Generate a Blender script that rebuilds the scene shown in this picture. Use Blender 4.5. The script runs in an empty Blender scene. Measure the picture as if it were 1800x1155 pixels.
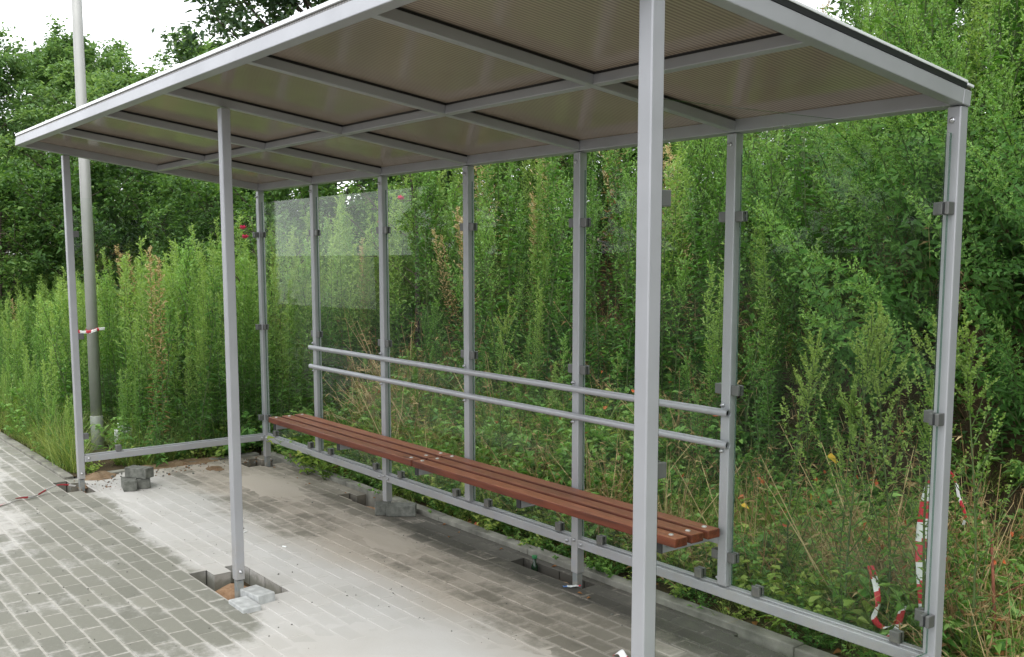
import bpy, bmesh, math, random
import numpy as np
from mathutils import Vector, Matrix, Euler, noise

rad = math.radians
SC = bpy.context.scene
COL = SC.collection

# ------------------------------------------------------------------ helpers
class MB:
    """Collects vertices and faces of one mesh."""
    def __init__(self):
        self.v = []; self.f = []; self.m = []; self.t = []
    def add(self, vs, fs, mi=0, tint=0.5):
        b = len(self.v)
        self.v.extend(vs); self.t.extend([tint] * len(vs))
        for f in fs:
            self.f.append([b + i for i in f]); self.m.append(mi)
    def box(self, x0, x1, y0, y1, z0, z1, mi=0, tint=0.5):
        vs = [(x0,y0,z0),(x1,y0,z0),(x1,y1,z0),(x0,y1,z0),(x0,y0,z1),(x1,y0,z1),(x1,y1,z1),(x0,y1,z1)]
        self.add(vs, [(0,3,2,1),(4,5,6,7),(0,1,5,4),(1,2,6,5),(2,3,7,6),(3,0,4,7)], mi, tint)
    def tube(self, pts, radii, n=6, mi=0, tint=0.5, cap=True):
        pts = [Vector(p) for p in pts]; b = len(self.v)
        for i, p in enumerate(pts):
            d = (pts[min(i+1, len(pts)-1)] - pts[max(i-1, 0)])
            if d.length < 1e-9: d = Vector((0,0,1))
            d.normalize()
            a = d.cross(Vector((0,0,1)) if abs(d.z) < .9 else Vector((1,0,0))).normalized()
            c = d.cross(a)
            for k in range(n):
                w = 2*math.pi*k/n
                self.v.append(tuple(p + (a*math.cos(w) + c*math.sin(w))*radii[i])); self.t.append(tint)
        for i in range(len(pts)-1):
            for k in range(n):
                k2 = (k+1) % n
                self.f.append([b+i*n+k, b+i*n+k2, b+(i+1)*n+k2, b+(i+1)*n+k]); self.m.append(mi)
        if cap:
            self.f.append([b+k for k in range(n)][::-1]); self.m.append(mi)
            self.f.append([b+(len(pts)-1)*n+k for k in range(n)]); self.m.append(mi)
    def mesh(self, name, mats, smooth=False):
        me = bpy.data.meshes.new(name)
        me.from_pydata([tuple(v) for v in self.v], [], self.f)
        for m in mats: me.materials.append(m)
        if len(mats) > 1: me.polygons.foreach_set('material_index', self.m)
        at = me.attributes.new('tint', 'FLOAT', 'POINT'); at.data.foreach_set('value', self.t)
        if smooth: me.polygons.foreach_set('use_smooth', [True]*len(self.f))
        me.update()
        return me
    def build(self, name, mats, parent=None, loc=(0,0,0), smooth=False, bevel=0):
        if not isinstance(mats, (list, tuple)): mats = [mats]
        o = bpy.data.objects.new(name, self.mesh(name, mats, smooth)); COL.objects.link(o)
        o.location = loc; o.parent = parent
        if bevel:
            b = o.modifiers.new('bevel', 'BEVEL'); b.width = bevel; b.segments = 2; b.limit_method = 'ANGLE'
        return o

def tag(o, label=None, cat=None, group=None, kind=None):
    if label: o['label'] = label
    if cat: o['category'] = cat
    if group: o['group'] = group
    if kind: o['kind'] = kind
    return o
def empty(name, loc=(0,0,0), rz=0, parent=None):
    o = bpy.data.objects.new(name, None); COL.objects.link(o)
    o.location = loc; o.rotation_euler = (0,0,rz); o.empty_display_size = .1; o.parent = parent
    return o
def put(name, me, parent=None, loc=(0,0,0), rz=0, sc=1):
    o = bpy.data.objects.new(name, me); COL.objects.link(o)
    o.location = loc; o.rotation_euler = (0,0,rz); o.scale = (sc,sc,sc); o.parent = parent
    return o
def copy_obj(o, parent, loc):
    c = o.copy(); COL.objects.link(c); c.parent = parent; c.location = loc
    return c
def sstep(a, b, x):
    t = max(0, min(1, (x-a)/(b-a))); return t*t*(3-2*t)

# ------------------------------------------------------------------ materials
def mat(name):
    m = bpy.data.materials.new(name); m.use_nodes = True
    nt = m.node_tree; nt.nodes.clear()
    out = nt.nodes.new('ShaderNodeOutputMaterial')
    return m, nt, out
def N(nt, t, **kw):
    n = nt.nodes.new(t)
    for k, v in kw.items():
        if k in n.inputs.keys(): n.inputs[k].default_value = v
        else: setattr(n, k, v)
    return n
def mixc(nt, fac, a, b, mode='MIX'):
    n = nt.nodes.new('ShaderNodeMix'); n.data_type = 'RGBA'; n.blend_type = mode
    for sock, val in ((n.inputs[0], fac), (n.inputs[6], a), (n.inputs[7], b)):
        if hasattr(val, 'is_output'): nt.links.new(val, sock)
        elif isinstance(val, (int, float)): sock.default_value = val
        else: sock.default_value = (*val, 1) if len(val) == 3 else val
    return n.outputs[2]
def math_(nt, op, a, b=None, c=None, clamp=False):
    n = nt.nodes.new('ShaderNodeMath'); n.operation = op; n.use_clamp = clamp
    for i, val in enumerate((a, b, c)):
        if val is None: continue
        if hasattr(val, 'is_output'): nt.links.new(val, n.inputs[i])
        else: n.inputs[i].default_value = val
    return n.outputs[0]
def ramp(nt, fac, stops):
    n = nt.nodes.new('ShaderNodeValToRGB'); cr = n.color_ramp
    while len(cr.elements) < len(stops): cr.elements.new(.5)
    for e, (p, c) in zip(cr.elements, stops):
        e.position = p; e.color = (*c, 1) if len(c) == 3 else c
    nt.links.new(fac, n.inputs[0]); return n.outputs[0]
def nz(nt, scale, detail=4, rough=.55, co=None, vec=None):
    n = N(nt, 'ShaderNodeTexNoise', Scale=scale, Detail=detail, Roughness=rough)
    if co is None:
        tc = N(nt, 'ShaderNodeTexCoord'); co = tc.outputs['Object']
    if vec is not None:
        mp = N(nt, 'ShaderNodeMapping'); mp.inputs['Scale'].default_value = vec
        nt.links.new(co, mp.inputs['Vector']); co = mp.outputs[0]
    nt.links.new(co, n.inputs['Vector']); return n.outputs['Fac']
def attr(nt, name):
    return N(nt, 'ShaderNodeAttribute', attribute_name=name).outputs['Fac']
def bump(nt, h, strength=.3, dist=.01):
    b = N(nt, 'ShaderNodeBump', Strength=strength, Distance=dist); nt.links.new(h, b.inputs['Height']); return b.outputs[0]
def simple(name, col, rough=.6, metal=0, spec=.5, nscale=0, namt=.1, bumps=0, nvec=None):
    m, nt, out = mat(name)
    p = N(nt, 'ShaderNodeBsdfPrincipled', Roughness=rough, Metallic=metal); p.inputs['Specular IOR Level'].default_value = spec
    if nscale:
        f = nz(nt, nscale, vec=nvec)
        d = tuple(max(0, c*(1-namt*2)) for c in col); l = tuple(min(1, c*(1+namt*2)) for c in col)
        nt.links.new(ramp(nt, f, [(.3, d), (.7, l)]), p.inputs['Base Color'])
        if bumps: nt.links.new(bump(nt, f, bumps, .004), p.inputs['Normal'])
    else: p.inputs['Base Color'].default_value = (*col, 1)
    nt.links.new(p.outputs[0], out.inputs[0]); return m

M = {}
def steel(name, col, rough=.42, metal=.35, splash=.7):
    m, nt, out = mat(name)
    p = N(nt, 'ShaderNodeBsdfPrincipled', Metallic=metal)
    f = nz(nt, 3.0, 3); g = nz(nt, 60, 2)
    c = ramp(nt, f, [(.3, tuple(x*.9 for x in col)), (.7, tuple(min(1, x*1.06) for x in col))])
    sp = ramp(nt, nz(nt, 9, 6, .7), [(.62, (0,0,0)), (.72, (1,1,1))])
    c = mixc(nt, math_(nt, 'MULTIPLY', sp, .25), c, (.30,.28,.24))
    ge = N(nt, 'ShaderNodeNewGeometry'); sx = N(nt, 'ShaderNodeSeparateXYZ'); nt.links.new(ge.outputs['Position'], sx.inputs[0])
    hz = N(nt, 'ShaderNodeMapRange'); nt.links.new(sx.outputs[2], hz.inputs[0]); hz.inputs[1].default_value = .02; hz.inputs[2].default_value = .38; hz.inputs[3].default_value = 1; hz.inputs[4].default_value = 0
    spl = ramp(nt, nz(nt, 22, 6, .7), [(.42, (0,0,0)), (.66, (1,1,1))])
    c = mixc(nt, math_(nt, 'MULTIPLY', math_(nt, 'MULTIPLY', hz.outputs[0], spl), splash), c, (.42,.37,.29))
    scr = ramp(nt, nz(nt, 14, 8, .75, vec=(1,1,.25)), [(.64, (0,0,0)), (.70, (1,1,1))])
    c = mixc(nt, math_(nt, 'MULTIPLY', scr, .22), c, (.25,.24,.22))
    nt.links.new(c, p.inputs['Base Color'])
    nt.links.new(math_(nt, 'MULTIPLY_ADD', g, .14, rough-.07), p.inputs['Roughness'])
    nt.links.new(bump(nt, g, .06, .002), p.inputs['Normal'])
    nt.links.new(p.outputs[0], out.inputs[0]); return m
M['paint'] = steel('grey_painted_steel', (.40,.403,.42))
M['stub'] = steel('bare_steel_stub', (.24,.26,.26), .5)
M['trim'] = steel('white_aluminium_trim', (.80,.81,.82), .32, .15)
M['clamp'] = steel('dark_clamp_metal', (.165,.165,.16), .4, .5)
M['rubber'] = simple('black_rubber', (.012,.012,.014), .5)
M['bolt'] = simple('bolt_metal', (.55,.55,.56), .28, .9)
M['boltw'] = simple('bright_bolt_head', (.55,.54,.51), .35, .3)
M['galv'] = steel('galvanised_pole', (.42,.42,.395), .5, .35, .15)
M['sleeve'] = steel('galvanised_pole_sleeve', (.27,.285,.26), .6, .2, .15)

# roof sheet: bronze twin-wall plastic, lets a little brown light through, shiny below
m, nt, out = mat('bronze_plastic_sheet')
wv = N(nt, 'ShaderNodeTexWave', wave_type='BANDS', bands_direction='X', Scale=16.0, Distortion=0.0)
tc = N(nt, 'ShaderNodeTexCoord'); nt.links.new(tc.outputs['Object'], wv.inputs['Vector'])
blot = nz(nt, 1.3, 3)
c1 = ramp(nt, blot, [(.3, (.40,.35,.29)), (.7, (.50,.44,.37))])
c1 = mixc(nt, math_(nt, 'MULTIPLY', wv.outputs['Fac'], .55), c1, (.09,.07,.05))
tr = N(nt, 'ShaderNodeBsdfTranslucent'); nt.links.new(c1, tr.inputs['Color'])
dfs = N(nt, 'ShaderNodeBsdfDiffuse'); nt.links.new(mixc(nt, wv.outputs['Fac'], (.27,.238,.20), (.118,.104,.088)), dfs.inputs['Color'])
mx = N(nt, 'ShaderNodeMixShader', Fac=.45); nt.links.new(tr.outputs[0], mx.inputs[1]); nt.links.new(dfs.outputs[0], mx.inputs[2])
bn = bump(nt, math_(nt, 'ADD', math_(nt, 'MULTIPLY', wv.outputs['Fac'], .12), math_(nt, 'MULTIPLY', nz(nt, 2.2, 2), 1.6)), .12, .006)
gs = N(nt, 'ShaderNodeBsdfGlossy', Roughness=.13); nt.links.new(bn, gs.inputs['Normal'])
lw = N(nt, 'ShaderNodeLayerWeight', Blend=.5)
mg = N(nt, 'ShaderNodeMixShader'); nt.links.new(math_(nt, 'MULTIPLY_ADD', math_(nt, 'POWER', lw.outputs['Facing'], 3.6), .66, .05), mg.inputs[0])
nt.links.new(mx.outputs[0], mg.inputs[1]); nt.links.new(gs.outputs[0], mg.inputs[2]); nt.links.new(mg.outputs[0], out.inputs[0]); M['roof'] = m

# glass: clear, reflects by angle, a little dust film; edges green
m, nt, out = mat('clear_glass')
lw = N(nt, 'ShaderNodeLayerWeight', Blend=.5)
F = math_(nt, 'MULTIPLY_ADD', math_(nt, 'POWER', lw.outputs['Facing'], 4.4), .56, .007)
tp = N(nt, 'ShaderNodeBsdfTransparent', Color=(.982,.995,.986,1))
gl = N(nt, 'ShaderNodeBsdfGlossy', Roughness=.0, Color=(.95,.97,.95,1))
mx = N(nt, 'ShaderNodeMixShader'); nt.links.new(F, mx.inputs[0]); nt.links.new(tp.outputs[0], mx.inputs[1]); nt.links.new(gl.outputs[0], mx.inputs[2])
df = N(nt, 'ShaderNodeBsdfDiffuse', Color=(.62,.64,.6,1))
dirt = ramp(nt, nz(nt, 2.0, 5, .6, vec=(1,1,2.5)), [(.48, (0,0,0)), (.8, (.010,.010,.010))])
mx2 = N(nt, 'ShaderNodeMixShader'); nt.links.new(dirt, mx2.inputs[0]); nt.links.new(mx.outputs[0], mx2.inputs[1]); nt.links.new(df.outputs[0], mx2.inputs[2])
nt.links.new(mx2.outputs[0], out.inputs[0]); M['glass'] = m
m, nt, out = mat('glass_edge')
p = N(nt, 'ShaderNodeBsdfPrincipled', Roughness=.15); p.inputs['Base Color'].default_value = (.05,.10,.075,1); p.inputs['Specular IOR Level'].default_value = .8
te = N(nt, 'ShaderNodeBsdfTransparent', Color=(.6,.82,.7,1)); mx = N(nt, 'ShaderNodeMixShader', Fac=.4)
nt.links.new(p.outputs[0], mx.inputs[1]); nt.links.new(te.outputs[0], mx.inputs[2]); nt.links.new(mx.outputs[0], out.inputs[0]); M['edge'] = m

# stained wood
m, nt, out = mat('red_brown_stained_wood')
f = nz(nt, 6, 6, .65, vec=(1.2, 30, 30)); g = nz(nt, 2.2, 3, vec=(1,4,4))
c = ramp(nt, f, [(.28, (.13,.040,.018)), (.5, (.30,.102,.046)), (.72, (.47,.185,.095))])
c = mixc(nt, math_(nt, 'MULTIPLY', ramp(nt, g, [(.5,(0,0,0)),(.75,(1,1,1))]), .35), c, (.13,.055,.035))
oi = N(nt, 'ShaderNodeObjectInfo'); c = mixc(nt, 1.0, c, ramp(nt, oi.outputs['Random'], [(0,(.70,.68,.66)),(.5,(1,1,1)),(1,(1.15,1.05,.95))]), 'MULTIPLY')
kn = N(nt, 'ShaderNodeTexVoronoi', Scale=1.0)
mp = N(nt, 'ShaderNodeMapping'); mp.inputs['Scale'].default_value = (2.1, 9, 9); tc = N(nt, 'ShaderNodeTexCoord')
nt.links.new(tc.outputs['Object'], mp.inputs['Vector']); nt.links.new(mp.outputs[0], kn.inputs['Vector'])
c = mixc(nt, ramp(nt, kn.outputs['Distance'], [(.05,(.85,)*3),(.13,(0,0,0))]), c, (.05,.018,.01))
M['woodshade'] = simple('shade_darkened_wood_side', (.115,.030,.014), .55, 0, .3, 14, .2, .2, (.3,3,3))  # plank sides coloured darker so the gaps between planks read as shade
p = N(nt, 'ShaderNodeBsdfPrincipled', Roughness=.5); nt.links.new(c, p.inputs['Base Color']); nt.links.new(bump(nt, f, .25, .003), p.inputs['Normal'])
nt.links.new(p.outputs[0], out.inputs[0]); M['wood'] = m

# concrete pavers with dust film and damp staining (attributes: tint = per paver tone, dust, damp)
def paving(name, joint):
    m, nt, out = mat(name)
    n1 = nz(nt, 5, 6, .62); n2 = nz(nt, 38, 5, .65); n3 = nz(nt, 240, 2, .6); n4 = nz(nt, 1.6, 4)
    warm = attr(nt, 'warm'); tone = attr(nt, 'tint'); dust = attr(nt, 'dust'); damp = attr(nt, 'damp')
    if joint:
        base = ramp(nt, n2, [(.3, (.28,.27,.235)), (.7, (.42,.405,.36))])
    else:
        base = ramp(nt, tone, [(0, (.135,.137,.112)), (.5, (.172,.172,.142)), (1, (.222,.219,.182))])
        base = mixc(nt, math_(nt, 'MULTIPLY', n2, .55), base, (.225,.22,.185))
        spk = ramp(nt, n3, [(.58, (0,0,0)), (.7, (1,1,1))])
        base = mixc(nt, math_(nt, 'MULTIPLY', spk, .35), base, (.3,.29,.25))
    e = math_(nt, 'ADD', math_(nt, 'MULTIPLY', math_(nt, 'SUBTRACT', n1, .5), 1.15), math_(nt, 'MULTIPLY', math_(nt, 'SUBTRACT', n2, .5), .55))
    dm = math_(nt, 'ADD', dust, e)
    dm = N(nt, 'ShaderNodeMapRange', interpolation_type='SMOOTHSTEP'); 
    nt.links.new(math_(nt, 'ADD', dust, e), dm.inputs[0]); dm.inputs[1].default_value = .25; dm.inputs[2].default_value = .85
    dm = dm.outputs[0]
    dcol = ramp(nt, n4, [(.3, (.44,.425,.395)), (.7, (.52,.512,.495))])
    dcol = mixc(nt, math_(nt, 'MULTIPLY', n2, .3), dcol, (.43,.40,.345)); dcol = mixc(nt, math_(nt, 'MULTIPLY', warm, .85), dcol, (.40,.345,.275)); base = mixc(nt, math_(nt, 'MULTIPLY', warm, .5), base, (.19,.155,.115))
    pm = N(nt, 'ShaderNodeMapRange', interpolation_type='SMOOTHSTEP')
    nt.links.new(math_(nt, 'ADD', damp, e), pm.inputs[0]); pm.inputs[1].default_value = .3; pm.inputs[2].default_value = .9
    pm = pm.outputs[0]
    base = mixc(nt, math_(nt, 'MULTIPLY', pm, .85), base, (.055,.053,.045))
    cov = N(nt, 'ShaderNodeMapRange', interpolation_type='SMOOTHSTEP'); nt.links.new(dust, cov.inputs[0]); cov.inputs[1].default_value = .95; cov.inputs[2].default_value = 1.35; cov.inputs[3].default_value = .9 if joint else .84; cov.inputs[4].default_value = .985
    c = mixc(nt, math_(nt, 'MULTIPLY', dm, cov.outputs[0]), base, dcol)
    p = N(nt, 'ShaderNodeBsdfPrincipled', Roughness=.85); p.inputs['Specular IOR Level'].default_value = .25
    nt.links.new(c, p.inputs['Base Color'])
    hb = math_(nt, 'ADD', math_(nt, 'MULTIPLY', n2, .6), math_(nt, 'MULTIPLY', n3, .4))
    nt.links.new(bump(nt, hb, .35, .004), p.inputs['Normal'])
    nt.links.new(p.outputs[0], out.inputs[0]); return m
M['paver'] = paving('grey_concrete_paver', False)
M['sand'] = paving('sand_joint', True)
M['kerb'] = simple('kerb_concrete', (.20,.195,.165), .85, 0, .25, 7, .22, .3)
M['block'] = simple('loose_block_concrete', (.135,.138,.12), .85, 0, .25, 26, .2, .4)
M['blockpale'] = simple('pale_dusty_block', (.40,.41,.40), .85, 0, .2, 20, .12, .3)
M['reflground'] = simple('pale_reflection_ground', (.40,.39,.37), .9, 0, .2, .5, .08)
M['asphalt'] = simple('asphalt', (.055,.055,.055), .9, 0, .3, 60, .25, .4)
def soilmat(name, a, b, c):
    m, nt, out = mat(name)
    n1 = nz(nt, 2.5, 6, .65); n2 = nz(nt, 30, 6, .7)
    col = ramp(nt, math_(nt, 'ADD', math_(nt, 'MULTIPLY', n1, .6), math_(nt, 'MULTIPLY', n2, .4)), [(.3, a), (.5, b), (.68, c)])
    p = N(nt, 'ShaderNodeBsdfPrincipled', Roughness=.95); p.inputs['Specular IOR Level'].default_value = .15
    nt.links.new(col, p.inputs['Base Color']); nt.links.new(bump(nt, n2, .8, .02), p.inputs['Normal'])
    nt.links.new(p.outputs[0], out.inputs[0]); return m
M['soil'] = soilmat('dark_soil', (.028,.022,.013), (.062,.046,.026), (.115,.085,.048))
M['orange'] = soilmat('orange_sand', (.15,.085,.045), (.27,.165,.095), (.40,.27,.17))

M['earth'] = soilmat('brown_earth', (.12,.075,.042), (.21,.145,.088), (.33,.25,.17))
def leafmat(name, dark, mid, light, trans=.35, rough=.5, hue=.35):
    """Foliage colour runs dark-mid-light along the leaf's own tint (old leaf to fresh tip), a little varied per plant."""
    m, nt, out = mat(name)
    t = attr(nt, 'tint'); oi = N(nt, 'ShaderNodeObjectInfo')
    tt = math_(nt, 'ADD', t, math_(nt, 'MULTIPLY', math_(nt, 'SUBTRACT', oi.outputs['Random'], .5), hue), clamp=True)
    c = ramp(nt, tt, [(0, dark), (.5, mid), (.93, light), (1, tuple(x*1.12 for x in light))])
    p = N(nt, 'ShaderNodeBsdfPrincipled', Roughness=rough); p.inputs['Specular IOR Level'].default_value = .35
    tr = N(nt, 'ShaderNodeBsdfTranslucent')
    nt.links.new(c, p.inputs['Base Color'])
    nt.links.new(mixc(nt, 1.0, c, (1.25,1.25,.55), 'MULTIPLY'), tr.inputs['Color'])
    mx = N(nt, 'ShaderNodeMixShader', Fac=trans); nt.links.new(p.outputs[0], mx.inputs[1]); nt.links.new(tr.outputs[0], mx.inputs[2])
    nt.links.new(mx.outputs[0], out.inputs[0]); return m
M['leafA'] = leafmat('goosefoot_leaf', (.028,.090,.020), (.098,.240,.046), (.25,.42,.11))
M['leafF'] = leafmat('pale_herb_leaf', (.09,.17,.03), (.24,.36,.065), (.46,.52,.15))
M['leafG'] = leafmat('pale_tipped_weed_leaf', (.06,.14,.025), (.15,.285,.05), (.33,.44,.125))
M['leafB'] = leafmat('feathery_weed_leaf', (.045,.120,.024), (.120,.265,.050), (.30,.43,.12))
M['leafC'] = leafmat('shrub_leaf', (.040,.098,.028), (.105,.215,.052), (.235,.37,.10))
M['leafD'] = leafmat('tree_leaf', (.075,.155,.06), (.155,.275,.10), (.28,.42,.16))
M['leafE'] = leafmat('dark_tree_leaf', (.032,.066,.034), (.062,.115,.055), (.12,.19,.09))
M['grass'] = leafmat('grass_blade', (.075,.13,.028), (.19,.28,.06), (.40,.42,.14), .3)
M['dry'] = leafmat('dry_stalk', (.17,.095,.042), (.35,.235,.105), (.56,.44,.24), .2, .7)
M['stem'] = simple('green_stem', (.09,.13,.045), .6, 0, .3, 5, .2)
M['redstalk'] = simple('reddish_dry_stalk', (.20,.075,.045), .7, 0, .2, 30, .25)
M['bark'] = simple('grey_brown_bark', (.085,.07,.052), .9, 0, .2, 14, .25, .5)
M['deadleaf'] = leafmat('fallen_leaf', (.16,.055,.02), (.34,.16,.05), (.52,.40,.20), .15, .7)
M['redleaf'] = simple('orange_red_leaf', (.46,.10,.03), .55)
M['yellow'] = simple('yellow_leaf', (.62,.40,.035), .55)
M['pink'] = simple('pink_petal', (.70,.05,.16), .5)
M['red'] = simple('red_tape_plastic', (.55,.025,.045), .35)
M['white'] = simple('white_tape_plastic', (.78,.77,.76), .35)
M['wplastic'] = simple('white_plastic', (.75,.77,.75), .35, 0, .5, 8, .06)
M['bottle'] = simple('dark_bottle_glass', (.012,.03,.014), .12)
M['cap'] = simple('green_cap', (.03,.16,.06), .35)
M['blue'] = simple('blue_print', (.08,.2,.5), .35)

# ------------------------------------------------------------------ layout numbers (metres)
PX = [-.016, .945, 1.942, 2.921, 3.902, 4.90, 5.893]      # back posts
FX = [-.022, 2.95, 5.875]                                  # front posts
D = 1.534; HB = 2.30; SL = .144; OV = .34; W = .025
def zroof(y): return HB - SL*y

# ------------------------------------------------------------------ the shelter
shelter = tag(empty('bus_shelter'), 'open grey steel bus shelter with brown plastic roof, glass panels and a red-brown bench', 'bus shelter')
def clamp_mesh():
    b = MB()
    b.box(-.019,-.004,-.021,.021,-.023,.023,0); b.box(.004,.019,-.021,.021,-.023,.023,0); b.box(-.004,.004,-.021,.014,-.021,.021,1)
    return b
# a clamp grips a glass sheet: plates either side of the sheet; sheet normal along local x
cl_me = clamp_mesh().mesh('glass_clamp', [M['clamp'], M['rubber']])
def clamp(parent, loc, rz):
    o = put('glass_clamp', cl_me, parent, loc, rz)
    bv = o.modifiers.new('bevel','BEVEL'); bv.width = .003; bv.segments = 2
    return o
bt = MB(); bt.tube([(0,0,0),(0,-.006,0),(0,-.009,0)], [.010,.010,.006], 8); bt.tube([(0,-.009,0),(0,-.016,0)], [.005,.005], 6)
bolt_me = bt.mesh('bolt', [M['bolt']], True)
def bolt(parent, loc, rz=0): return put('bolt', bolt_me, parent, loc, rz)

def hollow_post(x, y, z0, z1, name='post'):
    b = MB(); b.box(-W, W, -W, W, z0, z1)
    return b.build(name, M['paint'], shelter, (x, y, 0), bevel=.004)
def stub(p, z0=-.085, z1=.08):
    b = MB(); b.box(-.019,.019,-.019,.019, z0, z1); return b.build('ground_stub', M['stub'], p, bevel=.002)
ZC = (1.94, 1.175, .41)
for i, x in enumerate(PX):
    long_ = i % 2 == 0
    p = hollow_post(x, 0, .072 if long_ else .272, HB-.002)
    if long_:
        stub(p); bolt(p, (-W, -.0, .12), rad(-90)); bolt(p, (0,-W,.255) if i not in (0,6) else (.008,-W,.255))
    else: bolt(p, (-W, -.012, .30), rad(-90))
    for z in ZC:
        if i < 6: clamp(p, (W+.0205, 0, z), rad(90))
        if i > 0: clamp(p, (-W-.0205, 0, z), rad(-90))
        if i in (0, 6): clamp(p, (0, -W-.0205, z), 0)
    bolt(p, (-.004, -W, HB-.05))
    if 1 <= i <= 5:
        for z in (1.105, .895): bolt(p, (-.012, -W, z))
for i, x in enumerate(FX):
    p = hollow_post(x, -D, .085, zroof(-D)-.006)
    stub(p); bolt(p, (W, 0, .13), rad(90)); bolt(p, (-W, .005, .13), rad(-90))
    if i != 1:
        for z in ZC: clamp(p, (0, W+.0205, z), rad(180))
# base rails
def rail_x(x0, x1):
    b = MB(); b.box(x0, x1, -W, W, .215, .262); b.box(x0, x1, -.004, W, .262, .270)
    return b.build('base_rail', M['paint'], shelter, bevel=.003)
for a, c in ((0,2),(2,4),(4,6)):
    r = rail_x(PX[a]+W+.001, PX[c]-W-.001)
    for xx in (PX[a]+W+.03, PX[c]-W-.03): bolt(r, (xx, -W, .24))
    for k in (a, a+1):
        for xx in ((PX[k] + .185), (PX[k+1]-.145)): clamp(r, (xx, 0, .293), rad(90))
for x in (PX[0], PX[6]):
    b = MB(); b.box(x-W, x+W, -D+W+.001, -W-.001, .215, .262); b.box(x-W, x+.004, -D+W+.001, -W-.001, .262, .27)
    r = b.build('base_rail', M['paint'], shelter, bevel=.003)
    for yy in (-1.247, -.30): clamp(r, (x, yy, .293), 0)
    bolt(r, (x+W, -D+W+.03, .24), rad(90)); bolt(r, (x+W, -W-.03, .24), rad(90))
# glass panels
def glass(x0, x1, y0, y1, z0=.282, z1=2.205):
    b = MB(); b.box(x0, x1, y0, y1, z0, z1)
    thinx = (x1-x0) < (y1-y0)
    b.m = [1, 1, 0 if not thinx else 1, 1 if not thinx else 0, 0 if not thinx else 1, 1 if not thinx else 0]
    return b.build('glass_panel', [M['glass'], M['edge']], shelter)
for i in range(6): glass(PX[i]+W+.014, PX[i+1]-W-.014, -.004, .004)
for x in (PX[0], PX[6]): glass(x-.004, x+.004, -D+W+.002, -W-.014)
# back rails (tubes)
for z in (1.074, .929):
    y = -W-.0185; x0, x1 = PX[1]-.035, PX[5]+.035; r = .0175; b = MB(); n = 14
    b.tube([(x0,y,z),(x1,y,z)], [r,r], n, cap=False)
    b.tube([(x1,y,z),(x0,y,z)], [r*.78,r*.78], n, cap=False)
    for xe, s in ((x0,1),(x1,-1)): b.tube([(xe,y,z),(xe+s*.002,y,z)], [r,r*.8], n, cap=False)
    rr = b.build('back_rail', M['paint'], shelter, smooth=True)
    for xe, s in ((x0,1),(x1,-1)):
        b = MB(); b.tube([(xe+s*.012,y,z),(xe+s*.014,y,z)], [r*.77,r*.77], n); b.build('tube_end', M['rubber'], rr)
# bench: planks and brackets
random.seed(4)
ZS = .545
xs = [(.775, 2.788), (2.794, 4.905)]
for x0, x1 in xs:
    for k in range(3):
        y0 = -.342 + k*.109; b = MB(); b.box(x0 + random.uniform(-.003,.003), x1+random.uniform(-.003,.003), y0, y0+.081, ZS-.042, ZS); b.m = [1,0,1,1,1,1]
        pl = b.build('bench_plank', [M['wood'], M['woodshade']], shelter, bevel=.006)
        for xb in (x0+.055, x1-.06):
            bb = MB(); bb.tube([(xb, y0+.0405, ZS-.002),(xb, y0+.0405, ZS+.003),(xb,y0+.0405,ZS+.005)], [.0125,.0115,.007], 10)
            bb.build('bolt_head', M['boltw'], pl, smooth=True)
for i in range(1, 6):
    x = PX[i]-.105; b = MB(); b.box(x-.016, x+.016, -.318, .02, ZS-.090, ZS-.0435)
    b.box(x+.016, PX[i]-W-.001, -.022, .02, ZS-.085, ZS-.048)
    br = b.build('bench_bracket', M['paint'], shelter, bevel=.003)
    b = MB(); b.box(x-.0175, x+.0175, -.324, -.3185, ZS-.0915, ZS-.042); b.build('end_cap', M['rubber'], br)
# roof: built in a frame tilted about the back edge
ang = math.atan(SL)
RL = (D+OV)/math.cos(ang)
roof_xf = Matrix.Translation((0, 0, HB)) @ Matrix.Rotation(-ang, 4, 'X')
X0, X1 = PX[0]-W-.006, PX[6]+W+.006
def roof_part(name, boxes, m, bevel=.003):
    b = MB()
    for bx in boxes: b.box(*bx)
    b.v = [tuple(roof_xf @ Vector(v)) for v in b.v]
    return b.build(name, m, shelter, bevel=bevel)
HBM = .055
roof_part('front_edge_beam', [(X0, X1, -RL, -RL+.05, 0, HBM)], M['paint'])
roof_part('back_edge_beam', [(X0, X1, -.025, .025, 0, HBM)], M['paint'])
for x in (X0, X1-.05): roof_part('end_beam', [(x, x+.05, -RL+.0505, -.0255, 0, HBM)], M['paint'])
for i in range(1, 6):
    roof_part('cross_beam', [(PX[i]-.02, PX[i]+.02, -RL+.0505, -.0255, .004, HBM-.010)], M['paint'])
for i in range(6):
    a = X0+.0505 if i == 0 else PX[i]+.0205; c = X1-.0505 if i == 5 else PX[i+1]-.0205
    roof_part('centre_beam', [(a, c, -.872, -.832, .006, HBM-.010)], M['paint'])
for i in range(6):
    a = X0+.004 if i == 0 else PX[i]+.003; c = X1-.004 if i == 5 else PX[i+1]-.003
    roof_part('roof_sheet', [(a, c, -RL+.004, .021, HBM+.001, HBM+.011)], M['roof'], 0)
    roof_part('gap_shade_strip', [(a if i == 0 else PX[i]-.015, (PX[i] if i == 0 else PX[i])+.015, -RL+.052, -.027, HBM-.0095, HBM+.0005)], M['rubber'], 0) if i else None  # black strips paint the shadow line in the gap between beam and sheet
    roof_part('gap_shade_strip', [(a+.002, c-.002, -.868, -.836, HBM-.0095, HBM+.0005)], M['rubber'], 0)
tf = roof_part('edge_trim', [(X0-.004, X1+.004, -RL-.004, -RL+.04, HBM+.0125, HBM+.03)], M['trim'], .002)
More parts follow.
